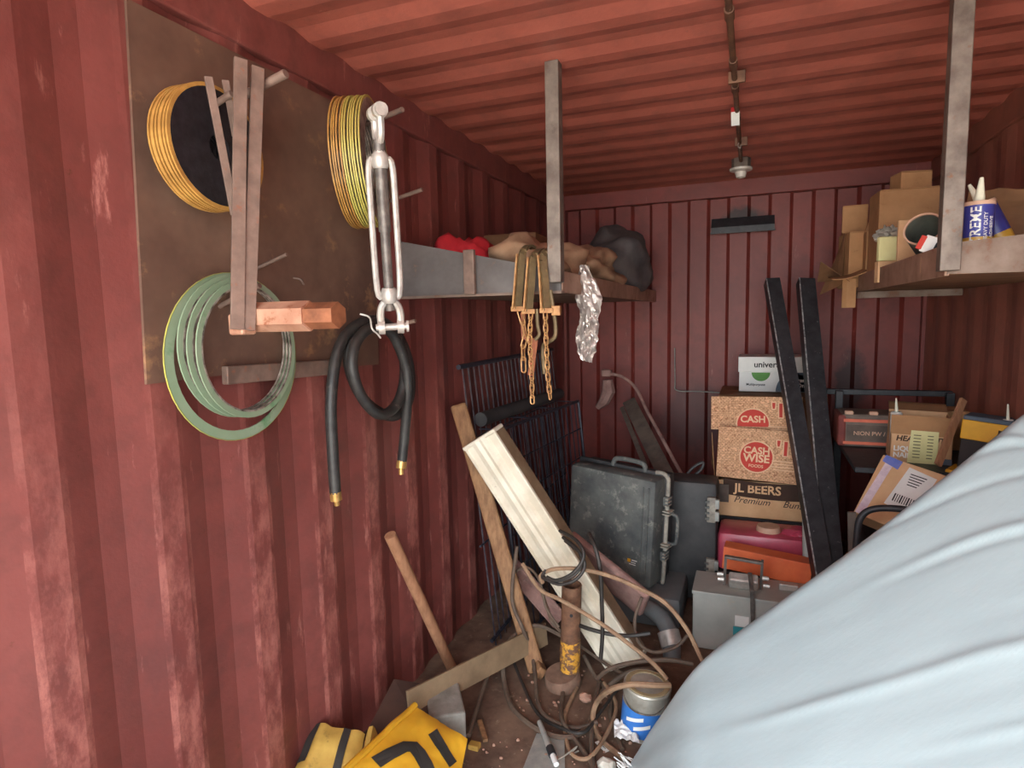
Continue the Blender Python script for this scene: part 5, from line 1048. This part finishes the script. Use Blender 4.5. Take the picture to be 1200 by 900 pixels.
# ================================================================== PALE COVERED SLAB, LOWER RIGHT
prof = [(0.955, 0.0), (0.985, 0.06), (1.083, 0.251), (1.204, 0.455), (1.403, 0.662), (1.632, 0.892), (1.836, 1.112), (1.96, 1.247), (2.005, 1.296), (2.035, 1.316), (2.09, 1.322), (2.20, 1.322), (2.27, 1.29), (2.305, 1.18), (2.315, 0.8), (2.32, 0.35), (2.32, 0.0)]
pc_ = curve([(x, 0, z) for x, z in prof], 5); NP = len(pc_)-1
UK = 16.0/11.0      # the creases keep to the slope, the last stretch falls to the floor by the wall
def cover(u, v):
    i = u*NP; k = min(int(i), NP-1); p = pc_[k]+(pc_[k+1]-pc_[k])*(i-k)
    y = 0.45 + 1.55*v
    nrm = V(-0.72, 0, 0.69)
    s1 = u*UK*2.0; wr = 0.010*noise.noise(V(u*UK*2.2+0.4*v, v*1.6, 4.0))
    d = (v*1.5 + s1*0.45)  # creases run slantwise across the cover
    def crease(c, w, a, lo, hi):
        f = max(0.0, min(1, (s1-lo)/0.2))*max(0.0, min(1, (hi-s1)/0.2)); return a*f*math.exp(-((d-c)/w)**2)
    wr *= 0.6
    wr += crease(2.02, 0.014, 0.006, 1.0, 2.0) + crease(1.995, 0.011, -0.0035, 1.0, 2.0) + crease(1.76, 0.012, 0.006, 0.9, 2.0) + crease(1.74, 0.010, -0.0035, 0.9, 2.0)
    wr += crease(1.90, 0.010, -0.004, 0.7, 1.7) + crease(1.50, 0.014, 0.006, 0.6, 1.9) + crease(1.36, 0.010, 0.004, 0.9, 1.8) + crease(1.60, 0.010, 0.003, 1.1, 1.9)
    wr += 0.0022*noise.noise(V(d*16, (s1-v)*3.0, 1.0)) + 0.004*max(0, noise.noise(V(d*5+3, (s1-v)*5.0, 6.0))-0.25)
    edge = max(0.0, (v-0.965)/0.035)
    drop = 0.50*(2.0-y)*min(1.0, p.z/0.5)
    return V(p.x + 0.12*(2.0-y)*(1-min(1.0, p.z/0.5)), y, p.z - drop) + nrm*(wr*(1-edge) - 0.02*edge*edge)
cv = thing('covered_slab', (1.6, 1.2, 0), 'big slanting slab under a pale blue-grey vinyl cover, lower right', 'covered slab')
m = MB(); m.sheet(cover, 280, 230); m.build('vinyl_cover', M['tarp'], cv, 'full')
m = MB(); m.sheet(lambda u, v: V(cover(u, 1.0)) + V(0.02*v, 0.012*math.sin(v*3), -0.45*v*(0.15+min(1, cover(u, 1.0).z))), 100, 8); m.build('side_skirt', M['tarp'], cv, True)
m = MB(); m.prism([(x+0.06, z-0.06) if z > 0.07 else (x+0.08, 0.001) for x, z in prof[:11]] + [(2.16, 0.9), (1.5, 0.0)], (0, 1.955, 0), (1, 0, 0), (0, 0, 1), 0.03); m.build('core_board', M['tub'], cv)
m = MB()
rnd = random.Random(5)
for k in range(40):
    p = V(0.955+0.06*rnd.random(), 1.80+0.20*rnd.random(), 0.03*rnd.random()+0.005)
    m.tube([p, p+V(-0.03*rnd.random()-0.01, 0.02*(rnd.random()-0.5), 0.03*rnd.random())], 0.0022, 4)
o = m.build('frayed_hem', M['paper'], cv); o['kind'] = 'stuff'
